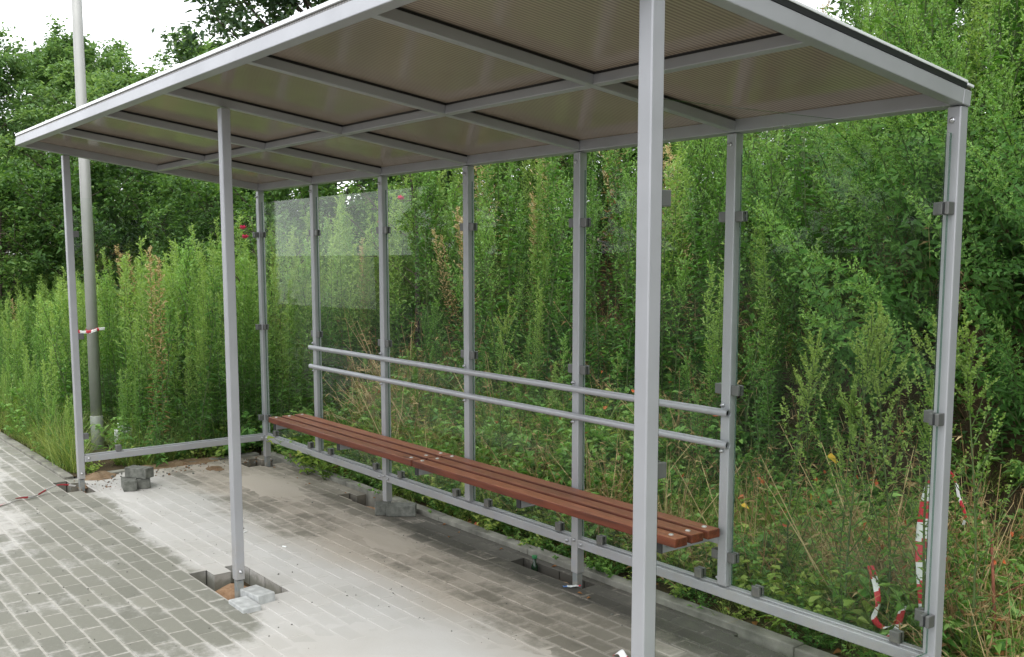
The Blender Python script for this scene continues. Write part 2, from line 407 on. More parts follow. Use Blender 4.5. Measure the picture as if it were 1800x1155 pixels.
roof_part('edge_trim', [(X0-.004, X1+.004, -.015, .029, HBM+.0125, HBM+.022)], M['trim'], .002)
for x in (X0-.004, X1-.036):
    roof_part('edge_trim', [(x, x+.04, -RL+.0405, -.0155, HBM+.020, HBM+.030)], M['trim'], .002)
for x in (X0-.0015, X1-.0065):
    roof_part('rubber_gasket', [(x, x+.008, -RL+.0405, -.0155, HBM+.0005, HBM+.0195)], M['rubber'], 0)
for i in range(1, 6):
    roof_part('cover_strip', [(PX[i]-.025, PX[i]+.025, -RL+.0405, -.0155, HBM+.0125, HBM+.018)], M['trim'], .002)
    b = MB(); q = roof_xf @ Vector((PX[i], -RL+.02, HBM+.03)); b.tube([q, q+Vector((0,0,.008))], [.009,.006], 8); b.build('roof_screw', M['bolt'], shelter)
# water drops under the back beam
random.seed(8)
m, nt, out = mat('water'); g = N(nt, 'ShaderNodeBsdfGlass', IOR=1.33, Roughness=0); nt.links.new(g.outputs[0], out.inputs[0])
b = MB(); b.tube([(0,0,.001),(0,0,-.004),(0,0,-.008)], [.002,.0035,.001], 8); dr_me = b.mesh('water_drop', [m], True)
for k in range(9): put('water_drop', dr_me, shelter, roof_xf @ Vector((random.uniform(5.1, 5.85), -.02, -.001)), 0, random.uniform(.8,1.2))

# ------------------------------------------------------------------ paving
ROT = .012                                             # the paving runs a touch askew to the shelter
def pv(x, y): return (x*math.cos(ROT)-(y+1.5)*math.sin(ROT), -1.5+x*math.sin(ROT)+(y+1.5)*math.cos(ROT))
PITS = [(2.50,3.02,-1.62,-1.28), (-.36,.09,-1.62,-1.45), (-.30,.04,-.20,.13), (1.38,1.86,-.03,.13), (3.42,3.99,-.06,.13), (5.72,6.02,-.1,.13), (5.78,6.0,-1.64,-1.42)]
def inpit(x, y): return any(a<x<b and c<y<d for a,b,c,d in PITS)
def fb(x, y, s, o=0): return noise.fractal(Vector((x*s+o, y*s-o, .3)), 1.0, 2.0, 4)*.5
def dust(x, y):
    n = fb(x,y,1.1,3)*.55
    v = 0
    # sandy drift down the middle of the niche, towards the open front
    front = -1.63 + .08*sstep(1.8, .6, x) - .75*sstep(3.35,4.0,x)
    v = sstep(front-.04, front+.16, y) * (1 - sstep(-1.02, -.45, y + .12*math.sin(x*1.3)))*1.0
    if y > front: v = max(v, .34 - .25*sstep(-.35,-.05,y))
    v = max(v, .62*sstep(1.6,.5,x)*sstep(-1.5,-1.3,y)*(1-.5*sstep(-.3,.1,y)))
    v = max(v, .46*sstep(-.75,-.45,y+.1*math.sin(x*2.1))*(1-sstep(-.30,-.12,y)))
    v += .28*math.exp(-((x-2.2)/.9)**2-((y+.55)/.35)**2) + .3*math.exp(-((x-.8)/.7)**2-((y+.25)/.3)**2)
    v = max(v, .80*math.exp(-((x-.55)/.95)**4-((y+2.28)/.34)**2))       # pale patch out on the pavement
    v = max(v, .60*math.exp(-((x+1.6)/1.6)**4-((y+2.0)/.3)**2))
    v = max(v, 1.35*sstep(3.3,4.1,x)*sstep(-2.4,-1.9,y)*(1-sstep(-1.05,-.55,y)))
    if y < -1.66: v = max(v, .235)
    return v + n
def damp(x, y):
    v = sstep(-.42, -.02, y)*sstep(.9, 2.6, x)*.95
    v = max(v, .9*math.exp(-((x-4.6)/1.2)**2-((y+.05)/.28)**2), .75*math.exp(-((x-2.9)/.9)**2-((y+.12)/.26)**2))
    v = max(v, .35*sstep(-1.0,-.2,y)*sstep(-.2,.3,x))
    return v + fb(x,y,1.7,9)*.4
pav, jnt = MB(), MB()
pd, pp, jd, jp = [], [], [], []
random.seed(11)
RP, CP, JG, YB = .1055, .2035, .0080, -1.650
def paver(b, cx, cy, dz, tilt, tone, l=.2035, w=.1055, bottom=-.11):
    hx, hy = l/2-JG*.55, w/2-JG*.5; bv = .0035
    dz = max(dz, -.0009)
    vs = []
    for (sx, sy, z, ins) in ((-1,-1,bottom,0),(1,-1,bottom,0),(1,1,bottom,0),(-1,1,bottom,0),(-1,-1,-bv,0),(1,-1,-bv,0),(1,1,-bv,0),(-1,1,-bv,0),(-1,-1,0,bv),(1,-1,0,bv),(1,1,0,bv),(-1,1,0,bv),(-1,-1,0,.018),(1,-1,0,.018),(1,1,0,.018),(-1,1,0,.018)):
        x, y = cx+sx*(hx-ins), cy+sy*(hy-ins)
        X, Y = pv(x, y); vs.append((X, Y, z+dz+tilt[0]*sx+tilt[1]*sy))
    b.add(vs, [(0,1,5,4),(1,2,6,5),(2,3,7,6),(3,0,4,7),(4,5,9,8),(5,6,10,9),(6,7,11,10),(7,4,8,11),(8,9,13,12),(9,10,14,13),(10,11,15,14),(11,8,12,15),(12,13,14,15)], 0, tone)
    return vs
rows = int((1.64+5.2)/RP)
for r in range(-32, 19):
    yc = YB + RP*(r+.5)
    niche = r >= 1
    x0, x1 = (-.6, 6.4) if niche else (-9.5, 9.5)
    off = (3.06 + (r % 2)*.5*CP + CP/2 - x0) % CP + random.uniform(-.005,.005)
    for k in range(int((x1-x0)/CP)+1):
        xc = x0 + off + k*CP; X, Y = pv(xc, yc)
        if niche and (X < -.44 or X > 6.02 or Y > .15): continue
        if inpit(X, Y): continue
        vs = paver(pav, xc, yc, random.gauss(0,.0008), (random.gauss(0,.0005), random.gauss(0,.0004)), min(1,max(0,random.gauss(.5,.23))))
        own = random.gauss(0,.075)
        for j, v in enumerate(vs): pd.append(dust(v[0],v[1])*(0 if j < 4 else .6 if j < 8 else 1)+(-.15 if j < 4 else 0)+(.17 if 4 <= j < 12 else 0)+own); pp.append(damp(v[0],v[1])+(.3 if j < 4 else 0))
        q = [pv(xc+sx*CP/2, yc+sy*RP/2) for sx, sy in ((-1,-1),(1,-1),(1,1),(-1,1))]
        jnt.add([(a, c, -.0022) for a, c in q], [(0,1,2,3)])
        for a, c in q: jd.append(dust(a,c)); jp.append(damp(a,c))
def with_attrs(o, d, p):
    wv_ = [.95*sstep(-1.05,-.6,q.co.y + .25*fb(q.co.x,q.co.y,1.5,5))*(1-.5*sstep(4.2,5.2,q.co.x)) for q in o.data.vertices]
    for n, v in (('dust', d), ('damp', p), ('warm', wv_)):
        a = o.data.attributes.new(n, 'FLOAT', 'POINT'); a.data.foreach_set('value', v)
    tag(o, kind='structure'); return o
with_attrs(pav.build('pavement', M['paver']), pd, pp)
with_attrs(jnt.build('pavement_sand_joints', M['sand']), jd, jp)
# sand drifts lying over the blocks
def drift(cx, cy, rx, ry, h, seed, n=44):
    b = MB(); vs = []; 
    for j in range(n+1):
        for i in range(n+1):
            u, v = i/n*2-1, j/n*2-1; x, y = cx+u*rx, cy+v*ry
            e = 1-math.hypot(u, v) + .45*fb(x, y, 2.6, seed) + .15*noise.noise(Vector((x*16, y*16, seed)))
            vs.append((x, y, -.005 + h*max(-.3, min(1, 1.7*e)) + .0009*noise.noise(Vector((x*30, y*30, 2)))))
    b.add(vs, [(j*(n+1)+i, j*(n+1)+i+1, (j+1)*(n+1)+i+1, (j+1)*(n+1)+i) for j in range(n) for i in range(n)])
    o = b.build('sand_drift', M['sand'], smooth=True)
    with_attrs(o, [1.35]*len(vs), [-.5]*len(vs))
drift(4.55, -1.35, 1.25, .85, .0085, 1); drift(.75, -.33, .75, .30, .0085, 2, 36); drift(2.6, -.40, .60, .16, .0075, 3, 36); drift(.35,-1.30,.55,.16,.0075,4,30)
# kerbs: single stones in a row, one setting object each run
def kerb_run(name, x0, x1, y0, y1, z1, rot):
    b = MB(); n = max(1, round((x1-x0)/1.0)); s = (x1-x0)/n
    for k in range(n):
        a, c = x0+k*s+.002, x0+(k+1)*s-.002
        dz = random.uniform(-.004,.004)
        b.box(a, c, y0, y1, -.2, z1+dz)
    if rot: b.v = [(*pv(v[0], v[1]), v[2]) for v in b.v]
    return tag(b.build(name, M['kerb'], bevel=.006), kind='structure')
kerb_run('pavement_kerb', -12, -.46, -1.545, -1.470, .022, True)
kerb_run('pavement_kerb', 6.35, 12, -1.545, -1.470, .022, True)
kerb_run('back_kerb', -.44, 6.12, .135, .215, .032, False)
b = MB()
for s, x in ((1,-.525),(-1,6.04)):
    for k in range(3): b.box(x, x+.08, -1.42+k*.515, -1.42+k*.515+.511, -.2, .012)
tag(b.build('side_kerb', M['kerb'], bevel=.006), kind='structure')
# road and far ground
b = MB(); b.box(-60, 60, -5.24, -5.10, -.3, .02); b.v = [(*pv(v[0], v[1]), v[2]) for v in b.v]
tag(b.build('road_kerb', M['kerb'], bevel=.01), kind='structure')
b = MB(); b.add([(-70,-16,-.13),(70,-16,-.13),(70,-5.2,-.13),(-70,-5.2,-.13)], [(0,1,2,3)]); b.v = [(*pv(v[0], v[1]), v[2]) for v in b.v]
tag(b.build('road', M['asphalt']), kind='structure')
b = MB(); R_ = 400; b.add([(-R_,-R_,-.16),(R_,-R_,-.16),(R_,R_,-.16),(-R_,R_,-.16)], [(0,1,2,3)])
tag(b.build('ground', M['soil']), kind='structure')

b = MB(); b.add([(-21,-13.6,-.122),(-34,-11.5,-.122),(-399,-140,-.122),(-399,-238,-.122)], [(3,2,1,0)])  # unseen pale ground, added to lighten the reflection in the left glass bays
tag(b.build('added_reflection_ground', M['reflground']), kind='structure')

# terrain: flat verge to the left, a bank rising behind the shelter
def terr(x, y):
    right = sstep(-4.5, .5, x)
    a = .55*max(0, y-.62) ; a = a if a < 2.6 else 2.6 + (a-2.6)*.35
    l = .30*max(0, y-3.0); l = l if l < 1.5 else 1.5+(l-1.5)*.3
    cut = .10*max(0, y-.3) + 1.15*sstep(1.75, 2.2, y) + .62*max(0, y-2.0); cut = cut if cut < 2.9 else 2.9+(cut-2.9)*.35
    k = sstep(3.0, 4.4, x); h = l*(1-right) + (a*(1-k)+cut*k)*right
    return h - .015 + .05*noise.noise(Vector((x*1.3, y*1.3, 0))) + .02*noise.noise(Vector((x*5, y*5, 3)))*sstep(.2,.8,y+.0)
def grid(name, xs, ys, m):
    b = MB(); vs = [(x, y, terr(x, y)) for y in ys for x in xs]; nx = len(xs)
    b.add(vs, [(j*nx+i, j*nx+i+1, (j+1)*nx+i+1, (j+1)*nx+i) for j in range(len(ys)-1) for i in range(nx-1)])
    return tag(b.build(name, m, smooth=True), kind='structure')
fr = lambda a, b, s: list(np.arange(a, b, s)) + [b]
grid('terrain', fr(-.45, 16, .12), fr(.215, 6, .12)+fr(6.5, 40, 1.5), M['soil'])
grid('terrain', fr(-60, -12.1, 3)+fr(-12, -.45, .15), fr(-1.52, 6, .15)+fr(6.5, 40, 1.5), M['soil'])
grid('terrain', fr(6.12, 16, .15), fr(-1.45, .215, .12), M['soil'])
# orange sand in the pits and under the left glass wall
def heap(b, cx, cy, rx, ry, z0, h, seed, n=22):
    base = len(b.v); vs = []
    for j in range(n+1):
        for i in range(n+1):
            u, v = i/n*2-1, j/n*2-1; r = math.hypot(u, v)
            x, y = cx+u*rx, cy+v*ry
            z = z0 + h*max(0, 1-r*r)*(1+.5*noise.noise(Vector((x*14, y*14, seed)))) + .012*noise.noise(Vector((x*40, y*40, seed)))*max(0, 1-r)
            if r > 1.0: z = z0-.02
            vs.append((x, y, z))
    b.add(vs, [(j*(n+1)+i, j*(n+1)+i+1, (j+1)*(n+1)+i+1, (j+1)*(n+1)+i) for j in range(n) for i in range(n)])
b = MB()
for k, (a, c, e, f) in enumerate(PITS):
    b.add([(a-.1, e-.1, -.105),(c+.1, e-.1, -.105),(c+.1, f+.04, -.105),(a-.1, f+.04, -.105)], [(0,1,2,3)], 1)
heap(b, 2.74, -1.46, .20, .17, -.107, .075, 1); heap(b, 2.99,-1.36,.14,.10,-.086,.04,2); heap(b, -.1,-1.53,.2,.1,-.086,.05,3); heap(b, 3.72,.03,.22,.09,-.086,.045,4); heap(b,1.62,.05,.2,.09,-.086,.03,5)
tag(b.build('pit_sand', [M['orange'], M['soil']], smooth=True), kind='structure')
b = MB()
heap(b, -.42, -1.30, .20, .20, -.02, .045, 6, 30); heap(b, -.50, -.60, .16, .62, -.02, .045, 7, 30); heap(b, .02, .36, .46, .14, -.01, .06, 9, 30); heap(b, -.12,-.42,.16,.10,-.012,.022,12,24)
tag(b.build('spilled_soil', M['earth'], smooth=True), kind='structure')

# ------------------------------------------------------------------ plants: generators
UP = Vector((0,0,1))
def leaf(b, p, d, L, w, tint, broad=False, droop=.15, roll=0, mi=0):
    d = d.normalized(); s = d.cross(UP)
    if s.length < .05: s = Vector((1,0,0))
    s.normalize(); n = s.cross(d)
    if roll: s, n = s*math.cos(roll)+n*math.sin(roll), n*math.cos(roll)-s*math.sin(roll)
    tip = p + d*L - UP*(L*droop)
    if broad:
        m1 = p + d*L*.3; m2 = p + d*L*.6 - UP*(L*droop*.35); f = n*(w*.22)
        vs = [p, m1+s*w*.5+f, m2+s*w*.34+f*.8, tip, m2-s*w*.34+f*.8, m1-s*w*.5+f]
        b.add([tuple(v) for v in vs], [(0,1,2,3),(0,3,4,5)], mi, tint)
    else:
        m1 = p + d*L*.42 - UP*(L*droop*.2)
        vs = [p, m1+s*w*.5, tip, m1-s*w*.5]
        b.add([tuple(v) for v in vs], [(0,1,2),(0,2,3)], mi, tint)
def dirv(az, el): return Vector((math.cos(az)*math.cos(el), math.sin(az)*math.cos(el), math.sin(el)))
def spike(b, R, p, d, L, n, tint, size=.012):
    """flower spike: crowded small bracts round a thin stem"""
    for k in range(n):
        t = R.random(); q = p + d*L*t
        e = (d*.6 + dirv(R.random()*6.28, R.uniform(-.3,.8))).normalized()
        leaf(b, q + e*size*.3*(1-t), e, size*R.uniform(.8,1.6)*(1.15-t*.55), size*.75, min(1, tint+R.uniform(-.12,.12)), False, 0, R.random()*3)

def goosefoot(seed, h, big=1.0, bare=.12, spikes=1.0):
    R = random.Random(seed); lf, st = MB(), MB()
    lean = dirv(R.random()*6.28, 0)*R.uniform(.02,.10)*h
    axis = lambda t: Vector((lean.x*t*t + .012*math.sin(7*t+seed), lean.y*t*t+.012*math.cos(6*t), h*t))
    st.tube([axis(k/7) for k in range(8)], [.006*(1-.75*k/7)*h/1.4 for k in range(8)], 5)
    nodes = int(h/.042); az = R.random()*6
    for k in range(nodes):
        t = bare + (1-bare)*k/nodes; az += 2.4 + R.uniform(-.3,.3); p = axis(t)
        L = h*(.27*(1-t)**.8 + .03)*R.uniform(.6,1.15)
        el = R.uniform(.7,1.1) + .25*t; d = dirv(az, el)
        if L > .05 and R.random() < .75:
            q1 = p + d*L*.6; q2 = p + d*L + UP*L*.12
            st.tube([p, q1, q2], [.0028,.002,.001], 3, cap=False)
            m = max(3, int(L/.021))
            for j in range(m):
                u = (j+.6)/m; q = p.lerp(q2, u); a2 = az + (1 if j % 2 else -1)*R.uniform(.6,1.5)
                sz = (.058-.030*u-.018*t)*big*R.uniform(.7,1.25)
                leaf(lf, q, dirv(a2, R.uniform(-.2,.9)), sz, sz*.45, min(.95, max(.05,.25+.35*t+.2*u+R.uniform(-.15,.15))), True, R.uniform(.05,.4), R.uniform(-.4,.4))
            if t > .35 and spikes: spike(lf, R, q2-d*L*.3, (d+UP*.5).normalized(), L*.5+.03, int(14*spikes), .82)
        sz = (.082-.05*t)*big*R.uniform(.75,1.2)
        leaf(lf, p, dirv(az+.4, R.uniform(-.2,.7)), sz, sz*.48, max(.05,.22+.4*t+R.uniform(-.15,.15)), True, R.uniform(.1,.45), R.uniform(-.3,.3))
    if spikes:
        spike(lf, R, axis(.82), (axis(1)-axis(.8)).normalized(), h*.2, int(90*spikes), .88, .013)
        for k in range(8):
            t = R.uniform(.72,.95); d = dirv(R.random()*6.28, R.uniform(.7,1.2)); p = axis(t); L = h*.11*(1.25-t)*2.2
            st.tube([p, p+d*L], [.0012,.0008], 3, cap=False); spike(lf, R, p, d, L, int(34*spikes), .86, .011)
    return lf, st
def feathery(seed, h, stems=3):
    """slender unbranched weed, narrow leaves all the way up and a plume of pale side sprays"""
    R = random.Random(seed); lf, st = MB(), MB()
    for s in range(stems):
        base = Vector((R.uniform(-.07,.07), R.uniform(-.07,.07), 0)) if s else Vector((0,0,0)); hh = h*(1 if s == 0 else R.uniform(.75,.98))
        lean = dirv(R.random()*6.28, 0)*R.uniform(.01,.07)*hh
        axis = lambda t: base + Vector((lean.x*t*t, lean.y*t*t, hh*t))
        st.tube([axis(k/5) for k in range(6)], [.0045*(1-.8*k/5) for k in range(6)], 4)
        az = R.random()*6; n = int(hh/.0125)
        for k in range(n):
            t = .06+.94*k/n; az += 2.4; p = axis(t); L = (.105-.068*t)*R.uniform(.75,1.2)*(1 if t > .25 else .75)
            leaf(lf, p, dirv(az, R.uniform(.15,.75)+.3*t), L, .0165*(1.15-.5*t), min(.95, max(.02,.18+.62*t+R.uniform(-.12,.12))), False, R.uniform(.15,.6), R.uniform(-.6,.6))
            if t > .45 and k % 2 == 0:
                d = dirv(az+1, R.uniform(.7,1.1)); L2 = (.20*(1.12-t)+.015)*R.uniform(.6,1.1)
                for j in range(7):
                    q = p + d*L2*(j+.5)/7
                    leaf(lf, q, dirv(az+1+R.uniform(-1.6,1.6), R.uniform(.2,1.3)), R.uniform(.018,.036), .0085, min(1,.62+.3*t+R.uniform(-.12,.12)), False, .1, R.random()*3)
        spike(lf, R, axis(.88), Vector((0,0,1)), hh*.13, 50, .93, .013)
    return lf, st
def herb(seed, h, broadleaf=.05):
    R = random.Random(seed); lf, st = MB(), MB()
    for s in range(9):
        d = dirv(R.random()*6.28, R.uniform(.5,1.35)); L = h*R.uniform(.6,1.1)
        st.tube([(0,0,0), tuple(d*L)], [.002,.001], 3, cap=False)
        for k in range(int(L/.018)):
            u = R.uniform(.12,1); q = d*L*u; sz = broadleaf*R.uniform(.55,1.2)
            leaf(lf, q, dirv(R.random()*6.28, R.uniform(-.2,.7)), sz, sz*.55, min(1,max(0,.2+.5*u+R.uniform(-.2,.25))), True, R.uniform(0,.4), R.uniform(-.5,.5))
    return lf, st
def tuft(seed, h, n=46, spread=.5):
    R = random.Random(seed); lf = MB()
    for k in range(n):
        a = R.random()*6.28; el = R.uniform(1.5-spread*1.6, 1.5); L = h*R.uniform(.5,1.1); w = R.uniform(.003,.0065)
        p = Vector((R.gauss(0,.03), R.gauss(0,.03), -.01)); s = Vector((-math.sin(a), math.cos(a), 0)); pts = []
        bend = R.uniform(.1,.9); q = p; m = 5
        for j in range(m+1):
            pts.append(q); e = el - bend*(j/m)*1.5; q = q + dirv(a, e)*(L/m)
        vs = []; t = min(1,max(0,R.gauss(.45,.22)))
        for j, q in enumerate(pts):
            ww = w*(1-.85*j/m)*.5; vs += [tuple(q+s*ww), tuple(q-s*ww)]
        lf.add(vs, [(2*j,2*j+1,2*j+3,2*j+2) for j in range(m)], 0, t)
    return lf
def stalks(seed, h, n=10):
    R = random.Random(seed); st = MB()
    for k in range(n):
        a = R.random()*6.28; d = dirv(a, R.uniform(.7,1.5)); L = h*R.uniform(.5,1.1); p = Vector((R.gauss(0,.06), R.gauss(0,.06), -.01))
        mid = p + d*L*.55 + Vector((R.gauss(0,.02),R.gauss(0,.02),0)); e = p + d*L - UP*L*R.uniform(0,.12)
        st.tube([p, mid, e], [.0032,.0024,.0012], 4, tint=min(1,max(0,R.gauss(.5,.25))), cap=False)
        for j in range(3):
            q = p.lerp(e, R.uniform(.4,1)); d2 = dirv(R.random()*6.28, R.uniform(-.2,1)); st.tube([q, q+d2*R.uniform(.04,.12)], [.0014,.0006], 3, tint=min(1,max(0,R.gauss(.6,.2))), cap=False)
            leaf(st, q, d2, R.uniform(.03,.06), .012, R.random(), False, .6, R.random()*3)
    return st
def woody(seed, h, rad_, trunk_h, leafL, leafW, limbs, per, broad=True, up=.5, dens=1.0, multi=False):
    """trunk + limbs + twigs with sprays of leaves; returns (leaves, wood)"""
    R = random.Random(seed); lf, wd = MB(), MB()
    wob = [Vector((R.gauss(0,.03)*h*.5, R.gauss(0,.03)*h*.5, 0)) for _ in range(6)]
    def ax(t):
        i = min(4, int(t*5)); f = t*5-i; return wob[i].lerp(wob[i+1], f)*t + Vector((0,0,h*.9*t))
    tr = .018*h if not multi else .009*h
    wd.tube([ax(k/8) for k in range(9)], [tr*(1-.85*k/8)+.006 for k in range(9)], 8)
    def spray(p, d, n):
        for j in range(n):
            e = (d*.7 + dirv(R.random()*6.28, R.uniform(-.6,.8))).normalized(); q = p + dirv(R.random()*6.28, R.uniform(-1,1))*R.random()*leafL*1.9
            L = leafL*R.uniform(.6,1.2); leaf(lf, q, e, L, L*leafW, min(1,max(0,R.gauss(.45,.2))), broad, R.uniform(.1,.5), R.uniform(-.7,.7))
    for k in range(limbs):
        t = trunk_h/h + (1-trunk_h/h)*(k+R.random()*.8)/limbs; t = min(.99, t); p = ax(t); az = k*2.4+R.uniform(-.5,.5)
        u = (t-trunk_h/h)/(1-trunk_h/h); prof = math.sqrt(max(.03, 1-(1.75*u-.75)**2)) if u > .43 else .72+.28*u/.43
        L = rad_*prof*R.uniform(.62,1.18); d = dirv(az, R.uniform(.05,.55)*up*2+.5*u)
        mid = p + d*L*.5 + UP*R.uniform(-.03,.08)*L; end = p + d*L + UP*L*R.uniform(-.05,.28)
        wd.tube([p, mid, end], [tr*.38*(1-.5*u), tr*.2, .004], 5, cap=False)
        for j in range(per):
            s = R.uniform(.28,1); q = (p.lerp(mid, s*2) if s < .5 else mid.lerp(end, s*2-1)); d2 = dirv(az+R.uniform(-1.5,1.5), R.uniform(-.3,1.1)); L2 = L*R.uniform(.18,.42)*(1.15-.3*s)
            e2 = q + d2*L2; wd.tube([q, e2], [.006,.002], 3, cap=False)
            for m_ in range(4):
                c = q.lerp(e2, R.uniform(.35,1.0)); spray(c + dirv(R.random()*6.28, R.uniform(-.5,.8))*R.random()*L2*.3, d2, int(R.uniform(5,11)*dens))
    return lf, wd

# ------------------------------------------------------------------ plants: meshes
def leafed(name, gen, leaf_m, stem_m=None):
    lf, st = gen
    return (lf.mesh(name+'_leaves', [M[leaf_m]]), st.mesh(name+'_stem', [M[stem_m or 'stem']], True))
def joined(gen, leaf_m, stem_m='stem'):
    lf, st = gen; b = MB(); b.v = lf.v+st.v; b.t = lf.t+st.t; k = len(lf.v)
    b.f = lf.f+[[i+k for i in f] for f in st.f]; b.m = [0]*len(lf.f)+[1]*len(st.f)
    return b.mesh('plant', [M[leaf_m], M[stem_m]])
goose_gen = [goosefoot(20+i, h, bg, ba, sp) for i, (h, bg, ba, sp) in enumerate([(1.5,1.0,.12,1.3),(1.25,1.05,.1,1.1),(1.7,1.1,.15,1.4),(1.0,.95,.08,1.1),(1.35,1.45,.1,.5),(.8,.95,.06,1.0)])]
feath_gen = [feathery(40+i, h, s) for i, (h, s) in enumerate([(1.75,3),(1.6,4),(1.9,3),(1.45,4),(1.3,3)])]
herb_gen = [herb(60+i, h, l) for i, (h, l) in enumerate([(.22,.045),(.32,.05),(.16,.035),(.4,.06)])]
feath_gen.append(feathery(47, 1.5, 2))
goose = [leafed('goosefoot', g, 'leafA') for g in goose_gen]
feath = [leafed('feathery', g, 'dry' if k == 5 else 'leafB') for k, g in enumerate(feath_gen)]

# geometry-node scatter for the uncountable mass
def lib(name, meshes):
    c = bpy.data.collections.new(name)
    for k, me in enumerate(meshes):
        o = bpy.data.objects.new('%s_source_%02d' % (name, k), me); c.objects.link(o)
    return c
def scatter(name, pts, coll, label=None):
    """pts: (x, y, z, tiltx, tilty, rotz, scale, index)"""
    me = bpy.data.meshes.new(name); me.from_pydata([p[:3] for p in pts], [], [])
    a = me.attributes.new('rot', 'FLOAT_VECTOR', 'POINT'); a.data.foreach_set('vector', [v for p in pts for v in p[3:6]])
    a = me.attributes.new('scl', 'FLOAT', 'POINT'); a.data.foreach_set('value', [p[6] for p in pts])
    a = me.attributes.new('idx', 'INT', 'POINT'); a.data.foreach_set('value', [p[7] for p in pts])
    o = bpy.data.objects.new(name, me); COL.objects.link(o); tag(o, label, kind='stuff')
    ng = bpy.data.node_groups.new(name+'_scatter', 'GeometryNodeTree')
    ng.interface.new_socket('Geometry', in_out='INPUT', socket_type='NodeSocketGeometry'); ng.interface.new_socket('Geometry', in_out='OUTPUT', socket_type='NodeSocketGeometry')
    gi, go = ng.nodes.new('NodeGroupInput'), ng.nodes.new('NodeGroupOutput')
    ip = ng.nodes.new('GeometryNodeInstanceOnPoints'); ci = ng.nodes.new('GeometryNodeCollectionInfo')
    ci.inputs['Collection'].default_value = coll; ci.inputs['Separate Children'].default_value = True; ci.inputs['Reset Children'].default_value = True
    ip.inputs['Pick Instance'].default_value = True
    L = ng.links.new; L(gi.outputs[0], ip.inputs['Points']); L(ci.outputs[0], ip.inputs['Instance'])
    for nm, ty, sock in (('rot','FLOAT_VECTOR','Rotation'),('scl','FLOAT','Scale'),('idx','INT','Instance Index')):
        na = ng.nodes.new('GeometryNodeInputNamedAttribute'); na.data_type = ty; na.inputs['Name'].default_value = nm
        L(na.outputs['Attribute'], ip.inputs[sock])
    L(ip.outputs[0], go.inputs[0])
    md = o.modifiers.new('scatter', 'NODES'); md.node_group = ng
    return o
def pt(R, x, y, s, i, tilt=.1, dz=0): return (x, y, terr(x, y)-.01+dz, R.gauss(0,tilt), R.gauss(0,tilt), R.random()*6.28, s, i)

CAM = Vector((7.861, -3.592, 1.80))
def blocked(x, y):   # keep plants out of the paving, the shelter and the lamp post
    if -.52 < x < 6.15 and y < .24: return True
    if y < -1.42 + .012*x: return True
    if math.hypot(x+1.775, y+.912) < .09: return True
    return False
EXPORT = {}

# ------------------------------------------------------------------ plants: placing
R = random.Random(5)
MH_F = [1.75,1.6,1.9,1.45,1.3,1.5]; MH_G = [1.5,1.25,1.7,1.0,1.35,.8]
spots = []          # (x, y, kind, index, scale)
def jgrid(x0, x1, y0, y1, s):
    y = y0; r = 0
    while y < y1:
        x = x0 + (r % 2)*s*.5
        while x < x1:
            yield x+R.uniform(-.4,.4)*s, y+R.uniform(-.4,.4)*s
            x += s
        y += s*.87; r += 1
def corridor(x, y):                  # the foot of the lamp pole and the canister stay in sight of the paving
    t = (x+1.775)*.963 - (y+.912)*.268; l = abs((x+1.775)*.268 + (y+.912)*.963)
    return -.05 < t < 1.3 and l < .16
# left thicket: feathery weeds, lower towards the pavement
for x, y in jgrid(-11, -.5, -1.38, 3.2, .215):
    if blocked(x, y): continue
    edge = sstep(-1.45, -.75, y) if x < -1.9 else sstep(-1.12, -.45, y)
    if corridor(x, y): continue
    top = 1.79 + .26*noise.noise(Vector((x*.9, y*.9, 1))) - .50*sstep(-1.9, -4.6, x)*(1-sstep(-.5,1.6,y)) - .15*sstep(-.9,-.2,x)
    h = top*(.42+.58*edge)*R.choice((.68,.82,.92,1.0,1.12))*R.uniform(.95,1.06)
    if x > -1.2 and y < .2: h *= .97
    if R.random() < .62*edge + .08:
        i = R.randrange(5) if R.random() > .025 else 5; spots.append((x, y, 'f', i, h/MH_F[i]))
    else:
        i = R.choice((3,5,3,1,0,4)); spots.append((x, y, 'g', i, h*(.72+.18*edge)/MH_G[i]))
# bank behind the shelter
for x, y in jgrid(-.5, 9.6, .34, 5.6, .235):
    if blocked(x, y): continue
    low = sstep(.65 + .25*sstep(4.6,3.4,x), 1.7, y + .25*noise.noise(Vector((x*1.1, 2, 0))))
    hole = .75*math.exp(-((x-4.9)/.7)**2-((y-1.05)/.45)**2) + .7*math.exp(-((x-2.7)/.9)**2-((y-.8)/.4)**2)
    hole += .97*math.exp(-((x-5.9)/1.9)**4-((y-1.42)/.50)**4)
    if 5.40 < x < 5.8 and y < .52: continue
    if x > 5.75 and y < .75 and R.random() < .75: continue
    if R.random() < hole: continue
    if y > .9 and noise.noise(Vector((x*1.6, y*1.6, 7))) < -.22 and R.random() < .8: continue
    if y < .62 and R.random() < .5: continue
    h = (.30 + 1.32*low)*R.choice((.62,.8,.95,1.0,1.1,1.22))*R.uniform(.92,1.08)
    if y > 2: h *= 1.05
    if y > 1.3 and R.random() < (.34 if x < 3.0 else .22):
        i = R.randrange(5) if R.random() > (.22 if .2 < x < 2.8 else .05) else 5; spots.append((x, y, 'f', i, h*.98/MH_F[i]))
    else:
        i = (R.choice((3,5)) if h < .8 else R.choice((0,1,2,3,4,4))); spots.append((x, y, 'g', i, h/MH_G[i]))
